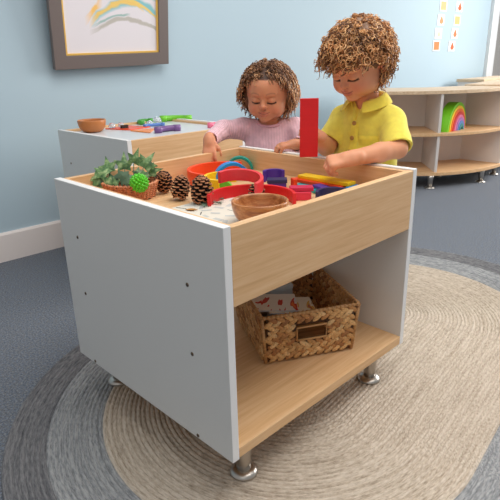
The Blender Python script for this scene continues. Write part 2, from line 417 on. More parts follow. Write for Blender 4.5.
# ------------------------------------------------------------------ curved shelf
def curved_shelf():
    U = root('curved_shelf', 'low curved oak and white shelf unit behind the boy, holding the stacked rainbow', 'shelf', (-.042, -.005, 0))
    fr = [(2.62, 1.62), (2.66, 1.42), (2.75, 1.22), (2.90, 1.035), (3.06, .925), (3.24, .855), (3.42, .825), (3.52, .822)]
    bk = [(3.52, 1.145), (3.22, 1.30), (3.02, 1.62)]
    # smooth the front curve
    sm = []
    for i in range(len(fr)-1):
        p0 = Vector(fr[max(i-1, 0)]); p1 = Vector(fr[i]); p2 = Vector(fr[i+1]); p3 = Vector(fr[min(i+2, len(fr)-1)])
        for k in range(5):
            t_ = k/5; sm.append(.5*((2*p1)+(p2-p0)*t_+(2*p0-5*p1+4*p2-p3)*t_*t_+(3*p1-p0-3*p2+p3)*t_**3))
    sm.append(Vector(fr[-1]))
    def slab(name, z0, z1, m, off=0):
        bm = bmesh.new(); P = [(p.x, p.y) for p in sm]+bk
        a = [bm.verts.new((x, y, z0)) for x, y in P]; b = [bm.verts.new((x, y, z1)) for x, y in P]
        for i in range(len(P)): j = (i+1) % len(P); bm.faces.new((a[i], a[j], b[j], b[i]))
        bm.faces.new(a); bm.faces.new(b); fin(name, bm, m, U, bevel=.0015)
    slab('top_board', .632, .654, oak_pale); slab('middle_board', .358, .378, oak_y); slab('bottom_board', .09, .112, oak_y)
    def panel(name, p, q, z0, z1, th=.018):
        p = Vector(p); q = Vector(q); d = (q-p).normalized(); n = Vector((-d.y, d.x))*th/2
        bm = bmesh.new(); P = [p+n, q+n, q-n, p-n]
        a = [bm.verts.new((v.x, v.y, z0)) for v in P]; b = [bm.verts.new((v.x, v.y, z1)) for v in P]
        for i in range(4): j = (i+1) % 4; bm.faces.new((a[i], a[j], b[j], b[i]))
        bm.faces.new(a); bm.faces.new(b); fin(name, bm, shelf_white, U, bevel=.001)
    for z0, z1 in ((.112, .358), (.378, .632)):
        panel('divider_panel', (2.915, 1.035), (3.21, 1.29), z0, z1)
        panel('end_panel', (3.505, .83), (3.51, 1.14), z0, z1); panel('end_panel', (2.635, 1.61), (3.01, 1.61), z0, z1)
        panel('back_panel', (3.215, 1.293), (3.505, 1.137), z0, z1, .008); panel('back_panel', (3.205, 1.297), (3.02, 1.6), z0, z1, .008)
    for x, y in ((2.90, 1.06), (3.30, .875), (2.70, 1.5), (3.28, 1.20), (3.05, 1.5)):
        bm = bmesh.new(); lathe(bm, [(.0165, .01), (.02, .07), (.024, .0905)], 20, T((x, y, 0))); lg = fin('leg', bm, steel, U)
        bm = bmesh.new(); lathe(bm, [(.034, 0), (.036, .004), (.024, .012), (.0165, .014)], 24, T((x, y, 0))); fin('foot', bm, steel, lg)
shelf_white = plain('shelf_panel_white', (232, 224, 218), .5)
curved_shelf()
def side_unit():
    U = root('low_cabinet', 'straight low oak topped shelf unit at the right edge, beyond the curved shelf', 'shelf', (3.52, .845, 0), .1)
    W, D = .75, .32
    for nm, lo, hi, m in (('top_board', (-.005, -.005, .64), (W, D, .662), oak_pale), ('middle_board', (.018, .004, .358), (W-.018, D-.01, .378), oak_x), ('bottom_board', (.0, .002, .09), (W, D, .112), oak_x),
                          ('side_panel', (0, 0, .112), (.018, D, .64), shelf_white), ('side_panel', (W-.018, 0, .112), (W, D, .64), shelf_white), ('back_panel', (.018, D-.01, .112), (W-.018, D-.002, .64), shelf_white)):
        bm = bmesh.new(); box(bm, lo, hi); fin(nm, bm, m, U, bevel=.0015)
    for x in (.06, W-.06):
        for y in (.05, D-.05):
            bm = bmesh.new(); lathe(bm, [(.0165, .01), (.02, .07), (.024, .0905)], 20, T((x, y, 0))); lg = fin('leg', bm, steel, U)
            bm = bmesh.new(); lathe(bm, [(.034, 0), (.036, .004), (.024, .012), (.0165, .014)], 24, T((x, y, 0))); fin('foot', bm, steel, lg)
side_unit()
bm = bmesh.new()
TB = root('back_counter', 'long white topped counter with oak edge behind the curved shelf under the window', 'counter', (4.45, 1.42, 0), -.02)
for nm, lo, hi, m in (('counter_top', (0, 0, .632), (.82, .26, .656), oak_pale), ('side_panel', (.01, .01, 0), (.03, .25, .632), shelf_white), ('side_panel', (.79, .01, 0), (.81, .25, .632), shelf_white), ('front_panel', (.03, .02, .04), (.79, .036, .632), shelf_white)):
    bm = bmesh.new(); box(bm, lo, hi); fin(nm, bm, m, TB, bevel=.0015)

# ------------------------------------------------------------------ arches on the shelf
def toy(name, rgb, rough=.45): 
    t = NT(name); n = t.n('ShaderNodeTexNoise', Scale=3, Detail=4, Roughness=.7); t.l(t.coord((4, 40, 40)), n.inputs['Vector'])
    c = lin(rgb); r = t.ramp(n.outputs['Fac'], [(.3, tuple(x*.95 for x in c)), (.7, tuple(min(1, x*1.03) for x in c))])
    t.l(r, t.b.inputs['Base Color']); t.bsdf(Roughness=rough); return t.m
def wood_arch(label, ro, th, depth, M, m, group=None, a0=0, a1=PI):
    bm = bmesh.new(); arch(bm, ro, th, depth, Matrix.Identity(4), 36, a0, a1)
    o = fin('wooden_arch', bm, m, bevel=.0012, label=label, cat='toy block', group=group); o.matrix_world = M
    return o
sc = [('green', (120, 205, 30)), ('yellow', (245, 205, 40)), ('orange', (240, 110, 40)), ('red', (205, 50, 50)), ('pink', (225, 120, 160)), ('lilac', (170, 120, 190)), ('blue', (90, 140, 200)), ('teal', (60, 140, 140))]
words = ['largest green arch, outermost of the rainbow on the curved shelf', 'thin yellow arch just inside the green one of the shelf rainbow', 'orange arch third from outside in the shelf rainbow', 'red arch between orange and pink in the shelf rainbow',
         'pink arch between red and lilac in the shelf rainbow', 'lilac arch inside the pink one of the shelf rainbow', 'blue arch around the teal middle piece of the shelf rainbow', 'smallest teal arch in the middle of the shelf rainbow']
ro = .184
for i, (nm, c) in enumerate(sc):
    th = .022 if i == 0 else .0195
    dd = .07
    wood_arch(words[i], ro, th, dd, T((3.125+.08*.004*i, 1.062-.005*i, .3785), -3.03), toy('shelf_'+nm, c), 'nested rainbow arches on the curved shelf')
    ro -= th+.0006

# ------------------------------------------------------------------ painting on the wall
def painting():
    ln = math.radians(8); x0, x1 = .607, 1.242; z0 = .855; H = .80; W = x1-x0
    P = root('framed_painting', 'abstract painting in a wide brown frame with thin gold liner, hanging on the blue wall', 'painting', (x0, wy((x0+x1)/2)-.026, z0))
    P.rotation_euler = (ln, math.radians(-1.2), -.02)
    def ring(name, a, w, y0, y1, m, par=P, bev=.002):
        bm = bmesh.new(); o = [(a, a), (W-a, a), (W-a, H-a), (a, H-a)]; i_ = [(a+w, a+w), (W-a-w, a+w), (W-a-w, H-a-w), (a+w, H-a-w)]
        vo = [[bm.verts.new((x, y, z)) for x, z in L] for L, y in ((o, y0), (i_, y0), (i_, y1), (o, y1))]
        for A, B in zip(vo, vo[1:]+vo[:1]):
            for k in range(4): j = (k+1) % 4; bm.faces.new((A[k], A[j], B[j], B[k]))
        return fin(name, bm, m, par, bevel=bev)
    fm = plain('taupe_frame', (112, 100, 96), .5, bump=.1)
    ring('frame', 0, .060, -.024, .0, fm); ring('gold_liner', .060, .009, -.019, .0, plain('gold_leaf', (236, 190, 96), .35, .3), bev=.001)
    # canvas with procedural brush strokes
    t = NT('painting_canvas'); tc = t.n('ShaderNodeTexCoord'); sp = t.n('ShaderNodeSeparateXYZ'); t.l(tc.outputs['Object'], sp.inputs[0])
    nz = t.n('ShaderNodeTexNoise', Scale=9, Detail=3, Distortion=.6); t.l(tc.outputs['Object'], nz.inputs['Vector'])
    def M(op, a, b=None, c=None):
        n = t.n('ShaderNodeMath', _operation=op)
        for i, v in enumerate((a, b, c)):
            if v is None: continue
            if isinstance(v, (int, float)): n.inputs[i].default_value = v
            else: t.l(v, n.inputs[i])
        return n.outputs[0]
    X = sp.outputs['X']; Z = sp.outputs['Z']
    cur = None
    bg = t.n('ShaderNodeRGB'); bg.outputs[0].default_value = (*lin((228, 222, 226)), 1); cur = bg.outputs[0]
    # strokes: z = za + k1*(x-xa) + k2*(x-xa)^2, thickness, x range, colour
    st = [(.41, .292, 0, -2.0, .022, .20, .60, (120, 190, 196)), (.33, .283, .3, -2.6, .013, .19, .50, (244, 200, 96)), (.21, .245, .9, 0, .016, .17, .27, (245, 190, 84)), (.50, .268, -.5, -1, .008, .36, .60, (240, 205, 110)),
          (.37, .215, .05, -1.5, .011, .19, .60, (186, 180, 170)), (.30, .222, .25, -1.2, .006, .20, .42, (150, 182, 176)), (.47, .350, -.1, -.6, .035, .36, .60, (130, 196, 205)), (.585, .30, -3.5, 0, .045, .55, .60, (160, 196, 120)),
          (.26, .345, .25, -.8, .014, .17, .40, (170, 205, 196)), (.45, .50, -.4, -1, .04, .2, .56, (235, 190, 90)), (.30, .60, .3, 1.0, .03, .15, .5, (160, 205, 190))]
    for xa, za, k1, k2, th, xs, xe, col in st:
        dx = M('SUBTRACT', X, xa); q = M('MULTIPLY_ADD', M('MULTIPLY', dx, dx), k2, za); q = M('MULTIPLY_ADD', dx, k1, q)
        q = M('MULTIPLY_ADD', M('SUBTRACT', nz.outputs['Fac'], .5), .05, q)
        d = M('DIVIDE', M('ABSOLUTE', M('SUBTRACT', Z, q)), th)
        w = M('SUBTRACT', 1.15, d); ends = M('MULTIPLY', M('MULTIPLY', M('SUBTRACT', X, xs), 14), 1)
        ends2 = M('MULTIPLY', M('SUBTRACT', xe, X), 18)
        w = M('MINIMUM', w, M('MINIMUM', ends, ends2)); w = M('MULTIPLY', w, M('MULTIPLY_ADD', nz.outputs['Fac'], 2.6, .1))
        cl = t.n('ShaderNodeClamp'); t.l(w, cl.inputs[0]); cl.inputs['Max'].default_value = .92
        mx = t.n('ShaderNodeMixRGB'); t.l(cl.outputs[0], mx.inputs[0]); t.l(cur, mx.inputs[1]); mx.inputs[2].default_value = (*lin(col), 1); cur = mx.outputs[0]
    t.l(cur, t.b.inputs['Base Color']); t.bsdf(Roughness=.6)
    bm = bmesh.new(); box(bm, (.069, -.012, .069), (W-.069, -.004, H-.069)); fin('canvas', bm, t.m, P)
painting()

# cards on the wall: two columns of four
cards = [(4.32, 1.289, 's', (244, 182, 124)), (4.297, 1.173, 'd', (236, 146, 96)), (4.272, 1.061, 'c', (238, 196, 170)), (4.255, .959, 's', (238, 130, 70)),
         (4.618, 1.294, 'd', (214, 96, 50)), (4.60, 1.178, 's', (244, 184, 120)), (4.575, 1.066, 'd', (226, 122, 76)), (4.543, .955, 'd', (214, 100, 56))]
cl = ['top card of the left column on the wall, with a peach square', 'second card down the left column, with an orange teardrop', 'third card down the left column, nearly blank with a faint shape', 'lowest card of the left column, with an orange square',
      'top card of the right column, with a small dark orange shape', 'second card down the right column, with a peach square', 'third card down the right column, with an orange teardrop', 'lowest card of the right column, with a dark orange teardrop']
cardw = plain('card_white', (246, 244, 238), .6)
for i, (x, z, k, col) in enumerate(cards):
    P = root('wall_card', cl[i], 'card', (x-.05, wy(x-.05)-.001, z-.008), -.02, 'picture cards on the blue wall')
    bm = bmesh.new(); box(bm, (-.062, -.003, -.045), (.062, 0, .045)); fin('card_sheet', bm, cardw, P, bevel=.0005)
    bm = bmesh.new()
    if k == 's': pr = [(-.046, -.034), (.048, -.034), (.048, .034), (-.046, .034)]
    else:
        s = .75 if k == 'c' else 1; pr = []
        for j in range(20):
            a = 2*PI*j/20; r = .026*s; px_, pz = r*1.25*math.cos(a), r*math.sin(a)-.006
            if math.sin(a) > 0: px_ *= (1-.75*math.sin(a)); pz = pz*1.7
            pr.append((px_+.008, pz))
    a = [bm.verts.new((x_, -.0042, z_)) for x_, z_ in pr]; b = [bm.verts.new((x_, -.003, z_)) for x_, z_ in pr]
    for j in range(len(pr)): q = (j+1) % len(pr); bm.faces.new((a[j], a[q], b[q], b[j]))
    bm.faces.new(a); bm.faces.new(b); fin('printed_shape', bm, plain('card_print', col, .6), P)

# ------------------------------------------------------------------ things in the tray
TZ = .5452
# wood_arch extrudes along local y, apex along local z. Build a frame: y->world z, z->-(opening)
def lying(label, c, r, th, h, openang, m, z=TZ, group='loose rainbow arches in the front tray'):
    zz = Vector((-math.cos(openang), -math.sin(openang), 0)); yy = Vector((0, 0, 1)); xx = yy.cross(zz)
    M = Matrix((xx, yy, zz)).transposed().to_4x4(); M.translation = (c[0], c[1], z+h/2)
    return wood_arch(label, r, th, h, M, m, group)
red = toy('toy_red', (222, 24, 30)); coral = toy('toy_coral', (236, 62, 70)); orange = toy('toy_orange', (244, 72, 20)); yellow = toy('toy_yellow', (250, 205, 15)); teal = toy('toy_teal', (0, 150, 135))
blue = toy('toy_blue', (20, 140, 215)); lime = toy('toy_lime', (110, 205, 50)); purple = toy('toy_purple', (84, 50, 160)); navy = toy('toy_navy', (38, 40, 92)); magenta = toy('toy_magenta', (206, 30, 80)); cyan = toy('toy_cyan', (20, 170, 175)); magenta2 = toy('toy_pink_red', (226, 52, 84))
lying('large red wooden arch lying on its side behind the wooden bowl', (.301, .235), .107, .009, .030, math.atan2(-.73, -.77), red)
lying('coral red arch lying on its side on top of the large red arch', (.318, .300), .067, .009, .031, PI+.05, coral, z=TZ+.0305)
_c = bpy.data.objects['wooden_arch.009'] if 'wooden_arch.009' in bpy.data.objects else None
_c.matrix_world = Matrix.Translation((.318, .303, TZ+.043)) @ Matrix.Rotation(.15, 4, Vector((.71, -.70, 0))) @ Matrix.Translation((-.318, -.300, -TZ-.046)) @ _c.matrix_world
lying('yellow arch lying on its side inside the orange one', (.405, .432), .068, .010, .032, -1.13, yellow)
lying('orange arch lying on its side under the hand of the child in pink', (.450, .500), .105, .009, .038, -1.31, orange)
lying('purple arch lying on its side right of the coral arch', (.532, .376), .032, .009, .032, -2.2, purple)
wood_arch('dark teal arch standing upright in the back corner of the tray', .044, .008, .026, T((.588, .577, TZ), -.80), teal, 'loose rainbow arches in the front tray')
wood_arch('light blue arch standing between the teal and coral arches', .054, .009, .028, T((.462, .478, TZ+.001), -.50, 0, -.06), blue, 'loose rainbow arches in the front tray')
def plank(label, c, size, rz, m, name='wooden_plank', group='coloured wooden planks in the front tray', ry=0, rx=0, bev=.0012):
    bm = bmesh.new(); box(bm, [-s/2 for s in size], [s/2 for s in size])
    o = fin(name, bm, m, bevel=bev, label=label, cat='toy block', group=group); o.matrix_world = T(c, rz, rx, ry); return o
wood_arch('lime green solid half disc standing left of the coral arch', .026, .0255, .022, T((.372, .415, TZ), -.8), lime, None)
plank('navy plank lying flat in front of the purple arch', (.493, .328, TZ+.017), (.055, .035, .010), -.8, navy)
plank('violet block underneath the navy plank', (.493, .328, TZ+.006), (.050, .03, .0115), -.8, purple)
plank('small orange block standing on edge beside the navy plank', (.512, .283, TZ+.0125), (.010, .026, .025), -.5, orange)
plank('orange plank lying flat under the yellow plank', (.550, .226, TZ+.0145), (.036, .165, .009), .0, orange)
plank('yellow plank lying on top of the orange plank', (.560, .212, TZ+.0238), (.036, .168, .009), .0, yellow)
plank('teal plank lying under the orange plank and beside the crimson blocks', (.520, .222, TZ+.005), (.040, .12, .009), -.25, cyan)
plank('bright blue plank lying at the front right of the yellow plank', (.560, .122, TZ+.0145), (.045, .028, .009), .2, blue)
plank('navy block supporting the bright blue plank', (.560, .122, TZ+.005), (.045, .026, .0095), .2, navy)
plank('purple plank lying flat between the teal plank and the navy arch', (.512, .185, TZ+.0145), (.026, .060, .008), -.35, purple)
lying('navy arch lying on its side beside the crimson blocks', (.470, .118), .045, .009, .024, -2.3, navy)
plank('crimson block lying on top of the pinkish red block', (.432, .190, TZ+.0265), (.058, .030, .010), -.75, magenta)
plank('pinkish red block standing under the crimson one', (.420, .182, TZ+.0105), (.052, .014, .0205), -.75, magenta2)
# mat of paper shapes on the tray floor
papers = [plain('paper_cream', (226, 220, 206), .7), plain('paper_grey', (196, 198, 194), .7), plain('paper_dark', (70, 74, 76), .7)]
rs = random.Random(3)
G = []
for gx in range(9):
    for gy in range(10):
        G.append((.075+gx*.033+rs.uniform(-.006, .006), .045+gy*.034+rs.uniform(-.006, .006)))
mat_o = None
bm = bmesh.new(); box(bm, (.045, .03, TZ-.0002), (.36, .37, TZ+.0006)); fin('play_mat', bm, papers[0], label='flat cream mat printed with thin dark and grey angular marks under the wooden bowl', cat='mat')
mat_o = bpy.data.objects['play_mat']
# pale angular shapes (pattern of the mat) as one part
bm = bmesh.new()
for x, y in G:
    if not (.058 < x < .345 and .045 < y < .355): continue
    mi = rs.choice((2, 2, 1, 1, 1)); z = TZ+.0007+rs.uniform(0, .0004); a0 = rs.uniform(0, 6); r = rs.uniform(.010, .015)
    asp = .13 if mi == 2 else .55
    P = [(x+r*math.cos(a0)*u-r*asp*math.sin(a0)*v_, y+r*math.sin(a0)*u+r*asp*math.cos(a0)*v_) for u, v_ in ((-1, -.6), (1, -1), (1, .5), (-1, 1))]
    a = [bm.verts.new((p[0], p[1], z)) for p in P]; f = bm.faces.new(a); f.material_index = mi
pp = fin('printed_shapes', bm, papers, mat_o); pp['kind'] = 'stuff'

def bowl(label, loc, r, h, m=bowlwood, fr=.42, rz=0):
    bm = bmesh.new(); pr = []
    N = 12
    for i in range(N+1):
        a = i/N; rr = r*(fr+(1-fr)*math.sin(a*PI/2)**.8); pr.append((rr, h*(1-math.cos(a*PI/2))**.95))
    th = .0055; inner = [(max(.002, x-th), z+(.006 if i < 2 else .002)) for i, (x, z) in enumerate(pr)]
    prof = [(.001, 0)]+pr+[(r-.0015, h+.0012), (r-.004, h+.0012)]+inner[::-1][1:]+[(.001, .006)]
    lathe(bm, prof, 48); bmesh.ops.remove_doubles(bm, verts=bm.verts, dist=1e-5)
    o = fin('wooden_bowl', bm, m, label=label, cat='bowl'); o.location = loc; o.rotation_euler = (0, 0, rz); return o
bowl('round brown wooden bowl standing in the front tray by the red arch', (.2155, .123, TZ+.001), .061, .049, rz=-.9)
bowl('brown wooden bowl on the left corner of the back table', (.590, 1.500, T2+.0008), .060, .050, plain('bowl_tan', (190, 118, 62), .35), rz=.5)

# pine cones
cone_m = [plain('cone_dark', (58, 34, 26), .7), plain('cone_tip', (178, 120, 84), .7)]
def pinecone(label, loc, r, h, rot, nsc=86, seed=1):
    rs = random.Random(seed); bm = bmesh.new()
    lathe(bm, [(.001, 0), (r*.4, h*.12), (r*.45, h*.4), (r*.3, h*.75), (.001, h*.95)], 10)
    for k in range(nsc):
        u = (k+.5)/nsc; z = h*(.04+.94*u); a = k*2.39996
        rad = r*(math.sin(min(1, (u*.92+.12))*PI)**.62)*(1 if u < .85 else .85); rad = max(rad, r*.18)
        el = -.35+1.35*u     # scales droop at the base, point up at the tip
        w = r*.36*(1-.45*u)*rs.uniform(.85, 1.15); tk = r*.04
        M = Matrix.Translation((0, 0, z)) @ Matrix.Rotation(a, 4, 'Z') @ Matrix.Rotation(-el, 4, 'Y')
        L0, L1 = rad*.2, rad*rs.uniform(.98, 1.14)
        pr = [(L0, -w*.35), (L0+(L1-L0)*.6, -w*.8), (L1*.94, -w*.85), (L1+tk, -w*.25), (L1+tk, w*.25), (L1*.94, w*.85), (L0+(L1-L0)*.6, w*.8), (L0, w*.35)]
        lo = [bm.verts.new(M @ Vector((x, y, -tk+abs(y)*.25))) for x, y in pr]; hi = [bm.verts.new(M @ Vector((x, y, tk+abs(y)*.25+(tk*1.4 if x > L1*.9 else 0)))) for x, y in pr]
        for i in range(8):
            j = (i+1) % 8; f = bm.faces.new((lo[i], lo[j], hi[j], hi[i])); f.material_index = 1 if i in (2, 3, 4) else 0
        bm.faces.new(hi); bm.faces.new(lo[::-1])
    o = fin('pine_cone', bm, cone_m, label=label, cat='pine cone'); o.location = loc; o.rotation_euler = rot; return o

CG = 'pine cones in the front tray'
pinecone('pine cone lying behind, leftmost of the cones by the ivy basket', (.247, .516, TZ+.008), .023, .054, (.25, -.35, .4), seed=1)
pinecone('middle pine cone, tilted, between the ivy basket and the upright cone', (.222, .416, TZ+.006), .0235, .056, (.22, -.15, 2.2), seed=2)
pinecone('pine cone standing upright in front of the orange and yellow arches', (.241, .350, TZ+.001), .027, .066, (.05, -.05, .8), seed=3)
pinecone('small pine cone between the wooden bowl and the large red arch', (.352, .264, TZ+.002), .021, .036, (.1, .1, 2.8), 50, seed=4)
# fir sprig and dry leaf
bm = bmesh.new(); rs = random.Random(5)
for k in range(3):
    p0 = Vector((.245, .350, TZ+.006)); d = Vector((math.cos(-2.2+k*.9), math.sin(-2.2+k*.9), 0)); tube(bm, [p0, p0+d*.028, p0+d*.055+Vector((0, 0, -.002))], .0012, 5)
    for q in range(26):
        b = p0+d*(.003+.05*q/26); s = 1 if q % 2 else -1; nn = Vector((-d.y, d.x, 0))*s
        e = b+nn*.012+d*.010+Vector((0, 0, rs.uniform(-.002, .004))); w_ = d*.0012
        a = [bm.verts.new(v) for v in (b-w_, e, b+w_, b+Vector((0, 0, .0008)))]; bm.faces.new((a[0], a[1], a[3])); bm.faces.new((a[1], a[2], a[3])); bm.faces.new((a[0], a[2], a[1]))
fin('fir_sprig', bm, plain('fir_green', (86, 112, 92), .6), label='small green fir sprig lying by the upright pine cone', cat='sprig')
bm = bmesh.new(); P = [(-.014, 0), (-.006, .006), (.004, .007), (.016, 0), (.004, -.007), (-.006, -.006)]
a = [bm.verts.new((x, y, .0012+.12*abs(y))) for x, y in P]; b = [bm.verts.new((x, y, .002+.12*abs(y))) for x, y in P]
for i in range(6): j = (i+1) % 6; bm.faces.new((a[i], a[j], b[j], b[i]))
bm.faces.new(a[::-1]); bm.faces.new(b)
o = fin('dry_leaf', bm, plain('dry_leaf', (190, 130, 60), .6), label='dry brown leaf lying near the left white panel in front of the cones', cat='leaf'); o.location = (.180, .315, TZ+.0012); o.rotation_euler = (0, 0, -.9)

# ivy in a shallow wicker ring
W = root('wicker_tray', 'shallow round reddish wicker basket in the front tray, holding ivy', 'basket', (.165, .545, TZ), .3)
wick = [lin(c) for c in ((196, 126, 86), (170, 98, 64), (214, 150, 108), (146, 84, 56))]
bm = bmesh.new()
for k in range(7):
    z = .004+.0052*k; r = .058+.0016*k
    for q, ph in enumerate((0, PI)):
        pts = [((r+.003*math.cos(18*2*PI*i/144/2*2+ph))*math.cos(2*PI*i/144), (r+.003*math.cos(18*2*PI*i/144+ph))*1.0*math.sin(2*PI*i/144), z+.0016*math.sin(36*2*PI*i/144+ph)) for i in range(145)]
        tube(bm, pts, .0026, 6)
wm = wood('wicker_red', 2, (222, 150, 108), (200, 124, 84), (160, 92, 60), .55)
fin('woven_side', bm, wm, W)
bm = bmesh.new()
for i in range(36):
    a = 2*PI*i/36; tube(bm, [(.056*math.cos(a), .056*math.sin(a), .001), (.068*math.cos(a), .068*math.sin(a), .040)], .0018, 5)
fin('stakes', bm, wm, W)
bm = bmesh.new()
pts = [((.0695+.002*math.cos(40*PI*i/72))*math.cos(2*PI*i/144), (.0695+.002*math.cos(40*PI*i/72))*math.sin(2*PI*i/144), .040+.002*math.sin(40*PI*i/72)) for i in range(145)]
tube(bm, pts, .0036, 6); fin('rim', bm, wm, W)
bm = bmesh.new(); lathe(bm, [(.001, .001), (.056, .001), (.056, .004), (.001, .004)], 32); fin('base', bm, wm, W)
# ivy
t = NT('ivy_leaf'); n = t.n('ShaderNodeTexNoise', Scale=90, Detail=2); t.l(t.coord(), n.inputs['Vector'])
t.l(t.ramp(n.outputs['Fac'], [(.32, lin((58, 92, 56))), (.52, lin((100, 138, 82))), (.70, lin((160, 182, 128)))]), t.b.inputs['Base Color']); t.bsdf(Roughness=.45); ivm = t.m
ivd = plain('ivy_dark', (84, 112, 84), .5)
IV = root('ivy_sprig', 'sprig of pointed green ivy leaves standing in the wicker basket in the front tray', 'plant', (.165, .547, TZ+.0045))
def ivy(c, size, nrm, spin, m):
    out = [(0, 0), (.30, -.16), (.62, -.46), (.58, -.14), (1.0, 0.0), (.58, .14), (.62, .46), (.30, .16)]
    # five-lobed star leaf
    out = []
    tips = [(-.35, .50), (.0, .0)]
    tipA = [-2.2, -1.05, 0, 1.05, 2.2]; tipR = [.55, .82, 1.05, .82, .55]
    for i, (a, r) in enumerate(zip(tipA, tipR)):
        out.append((r*math.cos(a), r*math.sin(a)))
        if i < 4: am = (a+tipA[i+1])/2; out.append((.42*math.cos(am), .42*math.sin(am)))
    out.append((-.22, 0))
    q = Vector(nrm).normalized().to_track_quat('Z', 'Y').to_matrix().to_4x4()
    M = Matrix.Translation(c) @ q @ Matrix.Rotation(spin, 4, 'Z') @ Matrix.Scale(size*1.12, 4)
    bm = bmesh.new(); ce = [bm.verts.new(M @ Vector((.12, 0, s))) for s in (.02, .07)]
    lo = [bm.verts.new(M @ Vector((x, y, -.14*(x*x+y*y)-.02))) for x, y in out]; hi = [bm.verts.new(M @ Vector((x, y, -.14*(x*x+y*y)+.02))) for x, y in out]
    N = len(out)
    for i in range(N):
        j = (i+1) % N; bm.faces.new((ce[0], lo[j], lo[i])); bm.faces.new((ce[1], hi[i], hi[j])); bm.faces.new((lo[i], lo[j], hi[j], hi[i]))
    fin('leaf', bm, m, IV)
    bs = bmesh.new(); tube(bs, [Vector(c)+M.to_3x3() @ Vector((-.2, 0, 0)), (c[0]*.4, c[1]*.4, .006)], .0012, 5); fin('stem', bs, ivd, IV)
cv = Vector((-.66, -.67, .5))
for c, s, nrm, sp, m in [((-.048, .040, .060), .036, (-.5, -.4, .7), 2.6, ivm), ((-.058, .030, .034), .034, (-.8, -.4, .4), 3.6, ivd), ((.000, .020, .074), .034, (-.5, -.8, .35), 1.5, ivm), ((.040, -.018, .076), .036, (-.55, -.7, .35), .9, ivm),
                     ((.030, .010, .048), .027, (-.4, -.7, .6), .2, ivm), ((-.010, -.005, .046), .026, (-.6, -.6, .7), -.6, ivd), ((-.035, .022, .040), .028, (-.7, -.5, .5), 2.2, ivd), ((.010, .052, .040), .028, (-.3, -.5, .8), 2.0, ivm),
                     ((.052, .020, .042), .024, (-.2, -.6, .8), .4, ivd), ((-.022, -.030, .040), .022, (-.6, -.7, .4), 4.2, ivd), ((-.045, -.005, .036), .024, (-.7, -.6, .4), 3.0, ivm), ((-.062, .048, .045), .033, (-.6, -.6, .6), 3.0, ivm), ((-.030, .050, .068), .034, (-.6, -.5, .5), 1.9, ivm), ((.020, .000, .088), .030, (-.6, -.7, .2), 1.2, ivm), ((.055, -.020, .056), .028, (-.6, -.7, .3), .2, ivm),
    ((-.015, .005, .056), .030, (-.6, -.6, .5), 4.6, ivd), ((.022, -.022, .050), .028, (-.6, -.7, .4), 5.2, ivm), ((-.052, .012, .040), .030, (-.7, -.6, .4), 3.6, ivm)]:
    ivy(c, s, nrm, sp, m)
# bright green succulent ball
bm = bmesh.new(); rs = random.Random(9)
lathe(bm, [(.001, -.013), (.010, -.008), (.013, 0), (.010, .008), (.001, .013)], 12)
for k in range(90):
    z = 1-2*(k+.5)/90; a = k*2.39996; d = Vector((math.sqrt(1-z*z)*math.cos(a), math.sqrt(1-z*z)*math.sin(a), z))
    M = d.to_track_quat('Z', 'Y').to_matrix().to_4x4()
    pr = [(.003, .006), (.0045, .012), (.0035, .0175), (.0002, .021)]
    lathe(bm, pr, 6, M)
o = fin('succulent_ball', bm, plain('succulent_green', (92, 200, 40), .4), label='small bright green spiky succulent ball resting on the wicker basket rim', cat='plant'); o.location = (.150, .480, TZ+.048); o.scale = (1.22, 1.22, 1.22)

# ------------------------------------------------------------------ things on the back table
def tri(label, pts, m, h=.004, z=T2+.0005):
    bm = bmesh.new(); a = [bm.verts.new((x, y, z)) for x, y in pts]; b = [bm.verts.new((x, y, z+h)) for x, y in pts]; n = len(pts)
    for i in range(n): j = (i+1) % n; bm.faces.new((a[i], a[j], b[j], b[i]))
    bm.faces.new(a); bm.faces.new(b); fin('flat_tile', bm, m, label=label, cat='toy tile', bevel=.0006)
tri('flat red orange tile by the bowl on the back table', [(.673, 1.54), (.80, 1.55), (.835, 1.42), (.715, 1.40)], plain('tile_red', (240, 82, 40), .3))
tri('flat orange triangular tile nearest the front of the back table', [(.70, 1.375), (.81, 1.35), (.715, 1.25)], plain('tile_orange', (245, 140, 50), .3))
def ringpiece(label, c, r, a0, a1, m, tr=.010):
    bm = bmesh.new(); pts = [(c[0]+r*math.cos(a0+(a1-a0)*i/20), c[1]+r*math.sin(a0+(a1-a0)*i/20), T2+tr+.0008) for i in range(21)]
    tube(bm, pts, tr, 10)
    for e in (0, -1): lathe(bm, [(.001, -tr), (tr*1.3, -tr), (tr*1.4, 0), (tr*1.3, tr), (.001, tr)], 14, T(pts[e]))
    fin('curved_piece', bm, m, label=label, cat='toy', group='curved plastic pieces on the back table')
ringpiece('lime green curved toy piece at the far end of the back table', (.99, 1.46), .11, 1.35, .15, plain('plastic_green', (120, 205, 50), .3), .014)
ringpiece('darker green curved toy piece left of the lime one on the back table', (.915, 1.56), .04, .6, 3.4, plain('plastic_green2', (70, 160, 50), .3), .010)
ringpiece('purple curved toy piece near the front edge of the back table', (.775, 1.13), .10, 1.95, 1.0, plain('plastic_purple', (120, 84, 140), .3), .0125)
ringpiece('flat blue curved toy piece in the middle of the back table', (.84, 1.32), .12, 1.75, 1.0, plain('plastic_blue', (90, 130, 200), .3), .007)
ringpiece('pink curved toy piece at the right end of the back table', (1.00, 1.12), .055, 1.9, .3, plain('plastic_pink', (240, 120, 150), .3), .011)
clear = NT('clear_gem'); clear.bsdf(Base__Color=(.85, .9, .95, 1), Roughness=.08); clear.b.inputs['Transmission Weight'].default_value = .7
